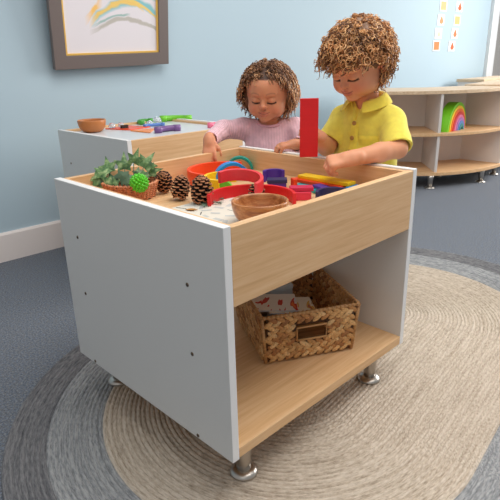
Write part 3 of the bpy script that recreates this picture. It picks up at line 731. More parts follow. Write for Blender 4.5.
for i, (x, y, r, lb) in enumerate([(.695, 1.515, .016, 'clear round gem on the red tile of the back table'), (.745, 1.52, .014, 'small clear gem right of the other one on the red tile'), (.93, 1.50, .022, 'large clear gem between the green pieces on the back table'), (.87, 1.475, .016, 'clear gem in front of the green pieces beside the blue one')]):
    bm = bmesh.new(); lathe(bm, [(.001, 0), (r*.8, 0), (r, r*.5), (r*.75, r*1.3), (.001, r*1.5)], 10)
    o = fin('gem', bm, [clear.m], label=lb, cat='gem', group='clear gems on the back table'); o.location = (x, y, T2+(.0048 if i < 2 else .0005))
bm = bmesh.new(); box(bm, (.712, 1.46, T2+.0048), (.745, 1.475, T2+.018)); fin('dark_bead', bm, dark, label='small dark block beside the clear gem on the red tile', cat='toy block')

# ------------------------------------------------------------------ figures: smooth implicit surfaces meshed with surface nets
def V3(*a): return np.array(a, float)
def nrm(v): v = np.array(v, float); return v/np.linalg.norm(v)
class Field:
    def __init__(s, lo, hi, res):
        s.res = res; s.lo = np.array(lo, float)
        s.ax = [np.arange(l, h+res, res) for l, h in zip(lo, hi)]
        s.D = np.full([len(a) for a in s.ax], .05, np.float32)
    def reg(s, lo, hi, pad):
        sl = []
        for a, l, h in zip(s.ax, lo, hi):
            i0 = max(0, np.searchsorted(a, l-pad)); i1 = min(len(a), np.searchsorted(a, h+pad)+1); sl.append(slice(i0, max(i1, i0)))
        X = s.ax[0][sl[0]][:, None, None]; Y = s.ax[1][sl[1]][None, :, None]; Z = s.ax[2][sl[2]][None, None, :]
        return tuple(sl), X, Y, Z
    def put(s, sl, d, k, sub=False):
        a = s.D[sl]
        if a.size == 0: return
        if sub:
            h = np.clip(.5-.5*(a+d)/k, 0, 1); s.D[sl] = a*(1-h)-d*h+k*h*(1-h)
        else:
            h = np.clip(.5+.5*(a-d)/k, 0, 1); s.D[sl] = a*(1-h)+d*h-k*h*(1-h)
    def cap(s, p, q, r1, r2, k=.01, sub=False, cut=None):
        p = np.array(p, float); q = np.array(q, float); R = max(r1, r2)
        sl, X, Y, Z = s.reg(np.minimum(p, q)-R, np.maximum(p, q)+R, k+.012)
        d = q-p; L2 = max(d@d, 1e-12)
        t = ((X-p[0])*d[0]+(Y-p[1])*d[1]+(Z-p[2])*d[2])/L2
        tc = np.clip(t, 0, 1)
        D = np.sqrt((X-p[0]-tc*d[0])**2+(Y-p[1]-tc*d[1])**2+(Z-p[2]-tc*d[2])**2)-(r1+(r2-r1)*tc)
        if cut == 'flat': D = np.maximum(D, (t-1)*math.sqrt(L2))
        s.put(sl, D, k, sub)
    def ell(s, c, r, B=None, k=.01, sub=False):
        c = np.array(c, float); r = np.array(r, float); B = np.eye(3) if B is None else B; R = r.max()
        sl, X, Y, Z = s.reg(c-R, c+R, k+.012)
        x = X-c[0]; y = Y-c[1]; z = Z-c[2]
        q = [x*B[0, i]+y*B[1, i]+z*B[2, i] for i in range(3)]
        k0 = np.sqrt(sum((a/b)**2 for a, b in zip(q, r))); k1 = np.sqrt(sum((a/b**2)**2 for a, b in zip(q, r)))+1e-9
        s.put(sl, k0*(k0-1)/k1, k, sub)
    def plane(s, p, n, lo, hi, k=.003):      # remove the half space beyond the plane, inside a box
        n = nrm(n); sl, X, Y, Z = s.reg(lo, hi, 0)
        D = -((X-p[0])*n[0]+(Y-p[1])*n[1]+(Z-p[2])*n[2]); s.put(sl, D, k, True)
    def noise(s, amp, fr, seed=0):
        X, Y, Z = s.ax[0][:, None, None], s.ax[1][None, :, None], s.ax[2][None, None, :]
        n = np.sin(fr*X+2.1*np.sin(fr*.7*Z+seed))*np.sin(fr*.8*Y+1.7*np.sin(fr*.6*X+seed))+.6*np.sin(fr*1.3*Z+2*np.sin(fr*.9*Y+seed*2)+fr*.5*X)
        s.D += (amp*n).astype(np.float32)
    def mesh(s):
        D = s.D; I = D < 0
        cs = [(i, j, k) for i in (0, 1) for j in (0, 1) for k in (0, 1)]
        n = [m-1 for m in D.shape]
        cut = lambda A, o: A[o[0]:o[0]+n[0], o[1]:o[1]+n[1], o[2]:o[2]+n[2]]
        cnt = sum(cut(I, o).astype(np.int8) for o in cs); act = (cnt > 0) & (cnt < 8)
        idx = np.full(act.shape, -1, np.int64); C_ = np.argwhere(act); idx[act] = np.arange(len(C_))
        pos = np.zeros((len(C_), 3)); num = np.zeros(len(C_))
        for a in cs:
            for ax in range(3):
                if a[ax]: continue
                b = list(a); b[ax] = 1
                va = D[C_[:, 0]+a[0], C_[:, 1]+a[1], C_[:, 2]+a[2]]; vb = D[C_[:, 0]+b[0], C_[:, 1]+b[1], C_[:, 2]+b[2]]
                m = (va < 0) != (vb < 0); t = np.where(m, va/np.where(m, va-vb, 1), 0)
                p = np.array(a, float)[None]+t[:, None]*(np.array(b, float)-np.array(a, float))[None]
                pos += p*m[:, None]; num += m
        Vv = (C_+pos/num[:, None])*s.res+s.lo
        F = []
        for ax in range(3):
            o1, o2 = [(1, 2), (2, 0), (0, 1)][ax]
            A = I.take(range(0, I.shape[ax]-1), ax); Bq = I.take(range(1, I.shape[ax]), ax)
            E = np.argwhere(A != Bq); E = E[(E[:, o1] > 0) & (E[:, o2] > 0) & (E[:, o1] < n[o1]) & (E[:, o2] < n[o2])]
            ins = A[tuple(E.T)]
            def g(d1, d2):
                e = E.copy(); e[:, o1] -= d1; e[:, o2] -= d2; return idx[tuple(e.T)]
            q = np.stack([g(1, 1), g(0, 1), g(0, 0), g(1, 0)], 1)
            q[~ins] = q[~ins][:, ::-1]; F.append(q)
        F = np.concatenate(F); F = F[(F >= 0).all(1)]
        return Vv, F
def field_obj(name, fld, mat, parent, colfn=None, smooth_it=2, **kw):
    Vv, F = fld.mesh()
    # Laplacian smoothing to remove grid steps
    e = np.concatenate([F[:, [0, 1]], F[:, [1, 2]], F[:, [2, 3]], F[:, [3, 0]]]); e = np.concatenate([e, e[:, ::-1]])
    deg = np.bincount(e[:, 0], minlength=len(Vv))[:, None]
    for it in range(smooth_it):
        for lam in (.5, -.47):
            acc = np.stack([np.bincount(e[:, 0], Vv[e[:, 1], i], minlength=len(Vv)) for i in range(3)], 1)
            Vv = Vv+lam*(acc/np.maximum(deg, 1)-Vv)
    me = bpy.data.meshes.new(name)
    me.vertices.add(len(Vv)); me.vertices.foreach_set('co', Vv.astype(np.float32).ravel())
    me.loops.add(F.size); me.loops.foreach_set('vertex_index', F.ravel().astype(np.int32))
    me.polygons.add(len(F)); me.polygons.foreach_set('loop_start', np.arange(0, F.size, 4, dtype=np.int32)); me.polygons.foreach_set('loop_total', np.full(len(F), 4, np.int32))
    me.update(calc_edges=True); me.validate()
    if colfn is not None:
        a = me.color_attributes.new('col', 'FLOAT_COLOR', 'POINT'); c = np.ones((len(Vv), 4), np.float32); c[:, :3] = colfn(Vv); a.data.foreach_set('color', c.ravel())
    return link(name, me, mat, parent, smooth=True, **kw)

def hand(f, w, d, n, curls, thumb, s=1.0, side=1, spread=.06, record=None, tcurl=.5):
    """w wrist, d towards the knuckles, n out of the back of the hand, side: +1/-1 picks the thumb side"""
    d = nrm(d); n = np.array(n, float); n = nrm(n-d*(n@d)); t = np.cross(d, n)*side
    L = .043*s
    for o, r in ((-.0135, .0088), (-.0045, .0095), (.0045, .0095), (.0135, .0088)):
        f.cap(w+t*o*.7*s, w+d*L+t*o*s, r*1.02*s, r*.86*s, .006)
    f.cap(w-d*.012*s, w+d*.012*s, .0145*s, .015*s, .008)
    offs = (-.0155, -.0052, .0052, .0152); lens = (.029, .036, .039, .035)
    for i in range(4):
        b = w+d*(L-(.004 if i in (0, 3) else 0))*1+t*offs[i]*s; dd = nrm(d+t*spread*(i-1.5)); r = .0062*s*(1 if i else .9)
        a = 0; p = b-dd*.004*s
        cu = curls[i] if isinstance(curls[0], (tuple, list)) else curls
        for j, (fr, ca) in enumerate(zip((.46, .30, .24), cu)):
            a += ca; dr = dd*math.cos(a)-n*math.sin(a); q = p+dr*lens[i]*fr*s*1.05
            f.cap(p, q, r, r*.9, .0022 if j else .004); p = q; r *= .9
        if record is not None: record.append((p+dr*.002+ (dd*math.sin(a)+n*math.cos(a))*.0045*s))
    tb = w+d*.010*s+t*.013*s-n*.003*s; q = tb+nrm(d*thumb[0]+t*thumb[1]-n*thumb[2])*.024*s; f.cap(tb, q, .0088*s, .0072*s, .007)
    q2 = q+nrm(d*thumb[0]*1.4+t*thumb[1]*(1-tcurl)-n*(thumb[2]+.3))*.019*s; f.cap(q, q2, .007*s, .0058*s, .003)

class Head:
    def __init__(s, c, F, sc=1.0, roll=0):
        s.c = np.array(c, float); F = nrm(F); U = V3(0, 0, 1)+roll*nrm(np.cross((0, 0, 1), F)); U = nrm(U-F*(U@F)); S_ = np.cross(U, F)
        s.B = np.stack([F, S_, U], 1); s.s = sc
    def w(s, *q): return s.c+s.B@(np.array(q, float)*s.s)
    def q(s, P): return ((P-s.c)@s.B)/s.s
    def build(s, f):
        S_ = s.s; B = s.B
        E = lambda c, r, k=.01, sub=False: f.ell(s.w(*c), np.array(r)*S_, B, k*S_, sub)
        K = lambda p, q, r1, r2, k=.006, sub=False: f.cap(s.w(*p), s.w(*q), r1*S_, r2*S_, k*S_, sub)
        E((-.010, 0, .022), (.084, .073, .070), .01)
        E((.014, 0, -.020), (.060, .060, .066), .02)
        E((.030, 0, .030), (.050, .056, .046), .015)
        for y in (-1, 1):
            E((.042, .030*y, -.036), (.029, .027, .027), .014)      # cheek
            E((.014, .040*y, -.046), (.034, .020, .026), .014)      # jaw
        E((.052, 0, -.067), (.020, .020, .015), .012)               # chin
        E((.062, 0, -.046), (.017, .021, .016), .010)               # muzzle
        for y in (-1, 1):
            E((.083, .026*y, -.002), (.016, .017, .012), .010, True)  # socket
            E((.0635, .026*y, -.003), (.0125, .0145, .0115), .004)    # lid over the eyeball
            K((.0755, .012*y, .017), (.066, .040*y, .017), .004, .003, .009)   # brow ridge
            E((-.010, .074*y, -.012), (.013, .007, .021), .005)     # ear
            E((-.004, .080*y, -.010), (.007, .004, .012), .003, True)
        K((.070, 0, .006), (.082, 0, -.018), .005, .0068, .009)     # nose
        E((.083, 0, -.0215), (.0085, .0088, .0075), .005)
        for y in (-1, 1):
            E((.0765, .0085*y, -.0245), (.0072, .0058, .0054), .004)
            E((.080, .0048*y, -.0305), (.003, .0026, .003), .002, True)
        # lips
        K((.0768, -.003, -.0415), (.0690, -.0185, -.0425), .0042, .0020, .004); K((.0768, .003, -.0415), (.0690, .0185, -.0425), .0042, .0020, .004)
        K((.0745, -.006, -.0505), (.0745, .006, -.0505), .0052, .0052, .004); K((.0745, .006, -.0505), (.0685, .017, -.0440), .0045, .002, .004); K((.0745, -.006, -.0505), (.0685, -.017, -.0440), .0045, .002, .004)
        K((.0815, 0, -.0460), (.0725, .019, -.0425), .0012, .0010, .002, True); K((.0815, 0, -.0460), (.0725, -.019, -.0425), .0012, .0010, .002, True)
        K((.081, 0, -.034), (.078, 0, -.037), .0022, .0022, .003, True)
    def paint(s, P, col, scalp, lip=(206, 118, 100), lash=(44, 26, 20), brow=(110, 72, 48), blush=(214, 120, 96)):
        q = s.q(P); X, Y, Z = q.T; front = X > .03
        def mix(m, c): col[:] = col*(1-m[:, None])+np.array(lin(c))[None]*m[:, None]
        sm = lambda d, w: np.clip(1-d/w, 0, 1)
        aY = np.abs(Y)
        m = np.exp(-(((aY-.036)/.016)**2+((Z+.034)/.014)**2))*.45*front; mix(m, blush)
        m = np.exp(-((Y/.012)**2+((Z+.022)/.009)**2))*.25*(X > .07); mix(m, blush)
        top = -.0380+.0022*(1-np.clip((aY-.004)/.004, -1, 1)**2)*0-.35*np.clip(aY-.004, 0, 1); bot = -.0562+.9*np.clip(aY-.006, 0, 1)**1.0*.55
        m = np.clip((top-Z)/.0012+.5, 0, 1)*np.clip((Z-bot)/.0012+.5, 0, 1)*(aY < .0165)*(X > .06)*.7; mix(m, lip)
        m = np.exp(-((Z+.0459-.0034*(aY/.018)**2)/.0011)**2)*(aY < .0200)*(X > .06)*.8; mix(m, (120, 58, 48))
        m = sm(np.abs(Z-(.0185+.004*np.sin((aY-.012)/.03*PI))), .0030)*(aY > .011)*(aY < .041)*front*.6; mix(m, brow)
        lz = -.0105-.0022*np.cos((aY-.026)/.013*1.5)     # closed lash line, curving down
        m = sm(np.abs(Z-lz), .0040)*(np.abs(aY-.026) < .0150)*front; mix(np.clip(m*1.9, 0, 1), lash)
        m = sm(np.abs(Z-(.006+.002*np.cos((aY-.026)/.013*1.5))), .0022)*(np.abs(aY-.026) < .0135)*front*.35; mix(m, (120, 70, 50))
        m = np.exp(-(((aY-.0048)/.0025)**2+((Z+.031)/.0022)**2))*(X > .07)*.7; mix(m, (90, 40, 30))
        d = np.sqrt((X+.010)**2/.084**2+Y**2/.073**2+(Z-.022)**2/.07**2)
        hl = scalp(X, Y, Z); m = np.clip(hl/.004, 0, 1)*(d > .9); mix(m, (74, 46, 30))
        return col

def curls(name, H, roots, strand, parent, mat, cols, rad=.0013, blob=None):
    """many separate curled strands as one mesh of hair; strand(root, normal, rng) -> (points, colour)"""
    V, F, Cc = [], [], []
    for r, nn in roots:
        pts, col = strand(r, nn); N = len(pts); i0 = len(V)
        prev = None
        for i in range(N):
            t = nrm(pts[min(i+1, N-1)]-pts[max(i-1, 0)])
            a = np.cross(t, (0.3, .2, 1)) if prev is None else prev-t*(prev@t)
            a = nrm(a); prev = a; b = np.cross(t, a); rr = rad*(1 if i < N-3 else .55)
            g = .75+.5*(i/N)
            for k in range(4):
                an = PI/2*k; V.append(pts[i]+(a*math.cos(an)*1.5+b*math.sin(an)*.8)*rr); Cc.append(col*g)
        for i in range(N-1):
            for k in range(4): F.append((i0+i*4+k, i0+i*4+(k+1) % 4, i0+(i+1)*4+(k+1) % 4, i0+(i+1)*4+k))
    if blob is not None:
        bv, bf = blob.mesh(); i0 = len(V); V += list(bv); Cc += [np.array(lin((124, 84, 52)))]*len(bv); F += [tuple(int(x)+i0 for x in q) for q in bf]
    return colmesh(name, V, F, Cc, mat, parent)

skin_m = attrmat('skin', .5, sss=.15, spec=.35)
hair_m = attrmat('hair', .42, spec=.5)
rng = np.random.RandomState(11)

def skincol(P, base, H, scalp, nails, dark=None):
    col = np.tile(np.array(lin(base)), (len(P), 1))
    n = np.sin(P[:, 0]*61+np.sin(P[:, 2]*47))*np.sin(P[:, 1]*53+P[:, 2]*39); col *= (1+.035*n)[:, None]
    near = np.linalg.norm(P-H.c, axis=1) < .125*H.s
    c2 = col[near].copy(); H.paint(P[near], c2, scalp); col[near] = c2
    for p in nails:
        d = np.linalg.norm(P-p, axis=1); m = np.clip(1.4-d/.0032, 0, 1)[:, None]*.55; col = col*(1-m)+np.array(lin((240, 190, 170)))*m
    return col

# ============================ the boy
BH = Head((.724, .238, .860), (-.89, .0, -.46), 1.0)
def b_scalp(X, Y, Z):   # >0 where hair grows
    return np.maximum(np.maximum((Z-.030)-np.clip(X-.03, 0, 1)*.15, -(X+.012)+.25*np.clip(Z, -1, 1)), -1)-np.clip(-.045-Z, 0, 1)*2
BOY = root('person', 'child in a yellow polo shirt with curly light brown hair, holding up a red plank', 'person', (.79, .236, 0))
def inv(o): 
    return o
def rel(o, par):
    o.parent = par; o.matrix_parent_inverse = Matrix.Translation(par.location).inverted(); return o
bsL, bsR = V3(.785, .160, .706), V3(.785, .322, .702)
beL, bwL = V3(.733, .104, .639), V3(.572, .140, .632)
beR, bwR = V3(.708, .325, .628), V3(.606, .276, .672)
nailsB = []
f = Field((.44, .0, -.0), (.90, .42, 1.0), .0026)
f.ell((.785, .236, .655), (.056, .088, .072), k=.02); f.ell((.780, .236, .560), (.062, .080, .085), k=.03); f.ell((.79, .236, .47), (.060, .080, .065), k=.03)
f.cap((.782, .236, .715), BH.w(-.022, 0, -.055), .036, .031, .02)
f.cap(bsL, (.785, .236, .705), .030, .04, .02); f.cap(bsR, (.785, .236, .705), .030, .04, .02)
for sy in (-1, 1):
    f.cap((.79, .236+.042*sy, .45), (.785, .236+.048*sy, .26), .052, .036, .015); f.cap((.785, .236+.048*sy, .26), (.797, .236+.05*sy, .07), .037, .024, .012); f.cap((.797, .236+.05*sy, .06), (.75, .236+.054*sy, .025), .023, .018, .012)
f.cap(bsL, beL, .029, .025, .015); f.cap(beL, beL*.6+bwL*.4, .0255, .025, .012); f.cap(beL*.6+bwL*.4, bwL, .025, .0195, .012)
f.cap(bsR, beR, .031, .026, .015); f.cap(beR, bwR, .0265, .0165, .012)
hand(f, bwL, (-.74, .66, -.16), (-.25, -.35, 1), [(.75, 1.25, .8)]*4, (.75, .35, .55), 1.26, side=1, spread=.05, tcurl=1.0)
hand(f, bwR+V3(.004, .002, 0), (-.62, .66, .20), (.62, .66, -.15), [(.35, 1.15, .75)]*4, (.6, .6, .1), .92, side=-1, spread=.05, record=nailsB)
BH.build(f)
bc = lambda P: skincol(P, (232, 164, 126), BH, b_scalp, nailsB)
rel(field_obj('body', f, skin_m, None, bc), BOY)

def hair_roots(H, n, ok, off=1.0):
    out = []; gen = np.random.RandomState(5)
    while len(out) < n:
        d = nrm(gen.normal(size=3)); p = np.array([-.010+.084*d[0]*off, .073*d[1]*off, .022+.070*d[2]*off])
        if ok(p): out.append((H.w(*p), H.B@nrm(d/np.array([.084, .073, .070])), p))
    return out
def b_ok(p): return (p[2] > .030+max(0, p[0]-.03)*.1 or p[0] < .006+.25*max(p[2], -.02)) and p[2] > -.050
blob = Field(BH.c-.135, BH.c+.135, .0045)
blob.ell(BH.w(-.016, 0, .034), np.array([.092, .088, .080])*.97, BH.B, .01); blob.noise(.0035, 190, 1.3)
blob.ell(BH.w(.075, 0, -.035), np.array([.062, .064, .062]), BH.B, .006, True); blob.plane(BH.w(0, 0, -.052), -BH.B[:, 2], BH.c-.14, BH.c+.14)
bcols = [lin(c) for c in ((206, 150, 96), (172, 116, 68), (226, 176, 122), (134, 88, 52), (188, 130, 80), (112, 74, 46), (216, 164, 108))]
def b_strand(r, nn):
    L = rng.uniform(.026, .048); N = 22; turns = rng.uniform(1.6, 3.0)*(L/.045); cr = rng.uniform(.0040, .0078); ph = rng.uniform(0, 6.28); sg = rng.choice((-1, 1))
    q = BH.q(r[None])[0]
    dirn = nrm(nn+.45*nrm(rng.normal(size=3))+BH.B[:, 0]*(.5 if q[0] > .02 else 0)); g = V3(0, 0, -1)*rng.uniform(.1, .75)
    if q[0] > .03: g = g+BH.B[:, 0]*.3
    a = nrm(np.cross(dirn, (.3, .5, .8))); b = np.cross(dirn, a); base = r+nn*.004; P = []
    for i in range(N):
        t = i/(N-1); an = ph+sg*2*PI*turns*t; rr = cr*min(1, t*3+.3)
        P.append(base+dirn*L*t*(1-.25*t)+g*L*t*t*.8+(a*math.cos(an)+b*math.sin(an))*rr)
    c = np.array(bcols[rng.randint(len(bcols))])*rng.uniform(.8, 1.15); return P, c
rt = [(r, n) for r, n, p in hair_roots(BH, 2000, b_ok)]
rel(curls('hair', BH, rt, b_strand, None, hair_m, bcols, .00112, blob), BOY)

# polo shirt
def fabric(name, rgb, rib=0, sc=900, var=.08, rough=.85):
    t = NT(name); n = t.n('ShaderNodeTexNoise', Scale=sc, Detail=2); v = t.coord(); t.l(v, n.inputs['Vector'])
    c = lin(rgb); n2 = t.n('ShaderNodeTexNoise', Scale=60, Detail=3); t.l(t.coord(), n2.inputs['Vector'])
    r = t.ramp(n2.outputs['Fac'], [(.3, tuple(x*(1-var) for x in c)), (.7, tuple(min(1, x*(1+var)) for x in c))])
    t.l(r, t.b.inputs['Base Color']); t.bsdf(Roughness=rough); t.b.inputs['Sheen Weight'].default_value = .25; t.b.inputs['Specular IOR Level'].default_value = .2
    if rib:
        wv = t.n('ShaderNodeTexWave', Scale=rib, Distortion=.6, Detail=1, _bands_direction='X'); t.l(t.coord(rot=(0, 0, rib_rot)), wv.inputs['Vector'])
        m = t.n('ShaderNodeMixRGB', _blend_type='MULTIPLY', Fac=1); rr = t.ramp(wv.outputs['Fac'], [(.0, (.80, .78, .79)), (.5, (1, 1, 1))]); t.l(r, m.inputs[1]); t.l(rr, m.inputs[2]); t.l(m.outputs[0], t.b.inputs['Base Color'])
        t.bump(wv.outputs['Fac'], .5, .002)
    else: t.bump(n.outputs['Fac'], .35, .0008)
    return t.m
rib_rot = 0
yel = fabric('yellow_cotton', (250, 230, 96)); yel2 = fabric('yellow_rib', (244, 220, 80)); denim = fabric('denim', (70, 84, 110)); 
f = Field((.62, .06, .38), (.90, .42, .80), .0034)
f.ell((.785, .236, .660), (.066, .092, .082), k=.02); f.cap((.785, .236, .752), (.785, .236, .715), .046, .066, .02); f.ell((.780, .236, .585), (.078, .098, .085), k=.03); f.ell((.785, .236, .500), (.078, .098, .085), k=.03)
f.cap(bsL, (.785, .236, .730), .036, .044, .02); f.cap(bsR, (.785, .236, .730), .036, .044, .02)
eL = bsL+(beL-bsL)*1.0; eR = bsR+(beR-bsR)*.86
f.cap(bsL, eL, .038, .041, .015, cut='flat'); f.cap(bsR, eR, .038, .040, .015, cut='flat')
f.noise(.0009, 60, .4)
dl = nrm(beL-bsL); dr = nrm(beR-bsR)
f.cap(eL-dl*.018, eL+dl*.03, .0335, .035, .003, sub=True); f.cap(eR-dr*.018, eR+dr*.03, .033, .0345, .003, sub=True)
f.plane((.785, .236, .435), (0, 0, -1), (.62, .06, .38), (.90, .42, .44))
f.cap((.790, .236, .83), (.778, .236, .752), .046, .038, .006, sub=True)
f.cap((.742, .236, .775), (.722, .236, .712), .016, .004, .006, sub=True)
sh_ = rel(field_obj('polo_shirt', f, yel, None, smooth_it=3), BOY)
def child_of(o, par):
    o.parent = par; bpy.context.view_layer.update(); o.matrix_parent_inverse = par.matrix_world.inverted(); return o
# collar: folded band around the neck, open at the front
bm = bmesh.new(); NC = 30; rows_ = []
for i in range(NC+1):
    a = math.radians(24)+(2*PI-math.radians(48))*i/NC; ca, sa = -math.cos(a), math.sin(a)
    front = max(0, math.cos(a)); cx, cy = .779, .236
    row = []
    for (r, z) in ((.037, .733), (.040, .752), (.046, .757), (.056, .747), (.068+.010*front**4, .727-.004*front**3)):
        zz = z+.022-.020*front+.006*max(0, -math.cos(a)); rx = r*(1.0+.10*front); ry = r*1.06
        row.append(bm.verts.new((cx+rx*ca-.010*front, cy+ry*sa, zz)))
    rows_.append(row)
for a, b in zip(rows_, rows_[1:]):
    for k in range(4): bm.faces.new((a[k], a[k+1], b[k+1], b[k]))
o = fin('collar', bm, yel2, None, smooth=True); md = o.modifiers.new('s', 'SOLIDIFY'); md.thickness = .003; md = o.modifiers.new('v', 'SUBSURF'); md.levels = 1; md.render_levels = 1
child_of(o, sh_)
# placket, buttons, pocket: follow the shirt front (facing -x)
def sx(y, z):      # front surface of the shirt at y, z
    best = 0
    d = []
    for c, r in (((.785, .236, .660), (.066, .092, .082)), ((.780, .236, .585), (.078, .098, .085))):
        u = 1-((y-c[1])/r[1])**2-((z-c[2])/r[2])**2
        if u > 0: d.append(c[0]-r[0]*math.sqrt(u))
    return (min(d) if d else .74)-.0075
bm = bmesh.new(); R2 = []
for i in range(12):
    z = .724-.118*i/11; R2.append([bm.verts.new((sx(y, z)-(.003 if abs(y-.236) < .012 else -.004), y, z)) for y in (.222, .226, .231, .241, .246, .250)])
for a, b in zip(R2, R2[1:]):
    for k in range(5): bm.faces.new((a[k], a[k+1], b[k+1], b[k]))
child_of(fin('placket', bm, yel2, None, smooth=True), sh_)
for z in (.700, .660, .622):
    bm = bmesh.new(); lathe(bm, [(.001, -.002), (.0064, -.002), (.0068, .0012), (.006, .0026), (.0035, .0017), (.001, .0017)], 14, T((sx(.236, z)-.0028, .236, z), 0, 0, -PI/2))
    child_of(fin('button', bm, plain('button_tan', (186, 140, 70), .4), None), sh_)
bm = bmesh.new(); R2 = []
for i in range(9):
    z = .668-.052*i/8; R2.append([bm.verts.new((sx(y, z)-(.002 if 0 < j < 6 and 0 < i < 8 else -.003), y, z)) for j, y in enumerate([.166+.009*k for k in range(7)])])
for a, b in zip(R2, R2[1:]):
    for k in range(6): bm.faces.new((a[k], a[k+1], b[k+1], b[k]))
child_of(fin('pocket', bm, yel2, None, smooth=True), sh_)
def trousers(name, cx, cy, z0, m, par, fdir, hip=.45):
    f = Field((cx-.11, cy-.13, .03), (cx+.11, cy+.13, .52), .0045); s_ = nrm(np.cross((0, 0, 1), fdir))
    f.ell((cx, cy, hip), (.072, .088, .06), k=.02)
    for sg in (-1, 1):
        h = V3(cx, cy, hip)+s_*.043*sg; kn = V3(cx-.004, cy, .26)+s_*.049*sg; an = V3(cx+.008, cy, .085)+s_*.051*sg
        f.cap(h, kn, .060, .046, .02); f.cap(kn, an, .046, .036, .02, cut='flat')
    f.noise(.0015, 60, 2.0); rel(field_obj(name, f, m, None), par)
trousers('trousers', .79, .236, .44, denim, BOY, (-1, 0, 0))
def shoes(cx, cy, fdir, par, m, m2):
    fdir = nrm(fdir); s_ = nrm(np.cross((0, 0, 1), fdir)); rz = math.atan2(fdir[1], fdir[0])
    for sg in (-1, 1):
        c = V3(cx, cy, 0)+s_*.051*sg; f = Field((c[0]-.09, c[1]-.09, -.004), (c[0]+.09, c[1]+.09, .09), .0035)
        f.cap(c+V3(0, 0, .030)-fdir*.012, c+V3(0, 0, .026)+fdir*.045, .027, .024, .01); f.cap(c+V3(0, 0, .034)-fdir*.012, c+V3(0, 0, .066)-fdir*.010, .027, .026, .012)
        f.cap(c+V3(0, 0, .06)-fdir*.010, c+V3(0, 0, .09)-fdir*.010, .0225, .024, .003, sub=True)
        f.plane(c+V3(0, 0, .0115), (0, 0, -1), c-.1, c+V3(.1, .1, .0115))
        o = rel(field_obj('shoe', f, m, None), par)
        bm = bmesh.new(); pr = []
        for k in range(24):
            a = 2*PI*k/24; pr.append((.018+.050*math.cos(a), (.024+.002*math.cos(a))*math.sin(a)))
        A = [bm.verts.new(T(tuple(c), rz) @ Vector((x-.004, y, .0095))) for x, y in pr]; Bq = [bm.verts.new(T(tuple(c), rz) @ Vector((x-.004, y, .022))) for x, y in pr]
        for k in range(24): j = (k+1) % 24; bm.faces.new((A[k], A[j], Bq[j], Bq[k]))
        bm.faces.new(A); bm.faces.new(Bq); child_of(fin('sole', bm, m2, None, bevel=.002), o)
shoe_m = plain('shoe_canvas', (210, 210, 206), .8); sole_m = plain('shoe_sole', (236, 236, 232), .6)
shoes(.795, .236, (-1, 0, 0), BOY, shoe_m, sole_m)

# red plank in the boy's hand: faces the room, stands upright
Mp = Matrix((Vector((.7095, -.7047, 0)), Vector((.7047, .7095, 0)), Vector((0, 0, 1)))).transposed().to_4x4(); Mp.translation = (.567, .278, .699)
bm = bmesh.new(); box(bm, (-.0245, -.004, -.0775), (.0245, .004, .0775)); o = fin('wooden_plank', bm, red, bevel=.0012, label='red wooden plank held upright in the hand of the child in yellow', cat='toy block', group='coloured wooden planks in the front tray'); o.matrix_world = Mp

# ============================ the girl
GH = Head((.776, .628, .770), (-.80, -.50, -.24), .99, roll=.03)
def g_scalp(X, Y, Z): return np.maximum((Z-.060)+np.clip(.05-X, 0, 1)*.55+np.clip(np.abs(Y)-.03, 0, 1)*.5, -(X+.004))-np.clip(-.045-Z, 0, 1)*2
GIRL = root('person', 'smiling child in a ribbed pink top with curly brown hair, reaching into the tray', 'person', (.815, .655, 0))
gf = nrm((-.80, -.55, 0)); gl = nrm(np.cross((0, 0, 1), gf)); GB = np.stack([gf, gl, V3(0, 0, 1)], 1)
gsL, gsR = V3(.852, .566, .648), V3(.752, .716, .648)
geL, gwL = V3(.800, .455, .606), V3(.683, .428, .628)
geR, gwR = V3(.678, .750, .650), V3(.522, .642, .642)
nailsG = []
f = Field((.42, .36, .0), (.93, .83, .90), .0026)
gc = V3(.803, .643, 0)
f.ell(gc+V3(0, 0, .585), (.054, .082, .070), GB, .02); f.ell(gc+V3(0, 0, .50), (.060, .076, .08), GB, .03); f.ell(gc+V3(.005, .003, .42), (.058, .076, .06), GB, .03)
f.cap(gc+V3(0, 0, .645), GH.w(-.020, 0, -.055), .034, .029, .02)
f.cap(gsL, gc+V3(0, 0, .64), .027, .036, .02); f.cap(gsR, gc+V3(0, 0, .64), .027, .036, .02)
for sg in (-1, 1):
    h = gc+V3(0, 0, .41)+gl*.040*sg; kn = gc+V3(0, 0, .24)+gl*.046*sg; an = gc+V3(.008, .005, .065)+gl*.049*sg
    f.cap(h, kn, .05, .034, .015); f.cap(kn, an, .035, .022, .012); f.cap(an, an+gf*.045-V3(0, 0, .038), .022, .017, .012)
f.cap(gsL, geL, .028, .024, .015); f.cap(geL, gwL, .024, .0155, .012)
f.cap(gsR, geR, .028, .024, .015); f.cap(geR, gwR, .024, .0155, .012)
hand(f, gwR, (-.34, -.34, -.75), (-.66, -.55, .45), [(.15, .35, .3), (.1, .3, .3), (.1, .3, .3), (.05, .3, .3)], (.7, .6, .4), 1.0, side=-1, spread=.10, record=nailsG)
hand(f, gwL, (-.80, .50, -.05), (-.10, -.12, 1), [(.35, .75, .5), (.30, .7, .45), (.28, .7, .45), (.2, .65, .45)], (.7, .55, .3), .93, side=1, spread=.12, record=nailsG)
GH.build(f)
rel(field_obj('body', f, skin_m, None, lambda P: skincol(P, (218, 150, 114), GH, g_scalp, nailsG)), GIRL)
def g_ok(p):
    hl = .058-max(0, .05-p[0])*.55-max(0, abs(p[1])-.03)*.5
    return (p[2] > hl or p[0] < -.006) and p[2] > -.055
blob = Field(GH.c-.13, GH.c+.13, .0045)
blob.ell(GH.w(-.020, 0, .026), np.array([.082, .078, .075])*.95, GH.B, .01)
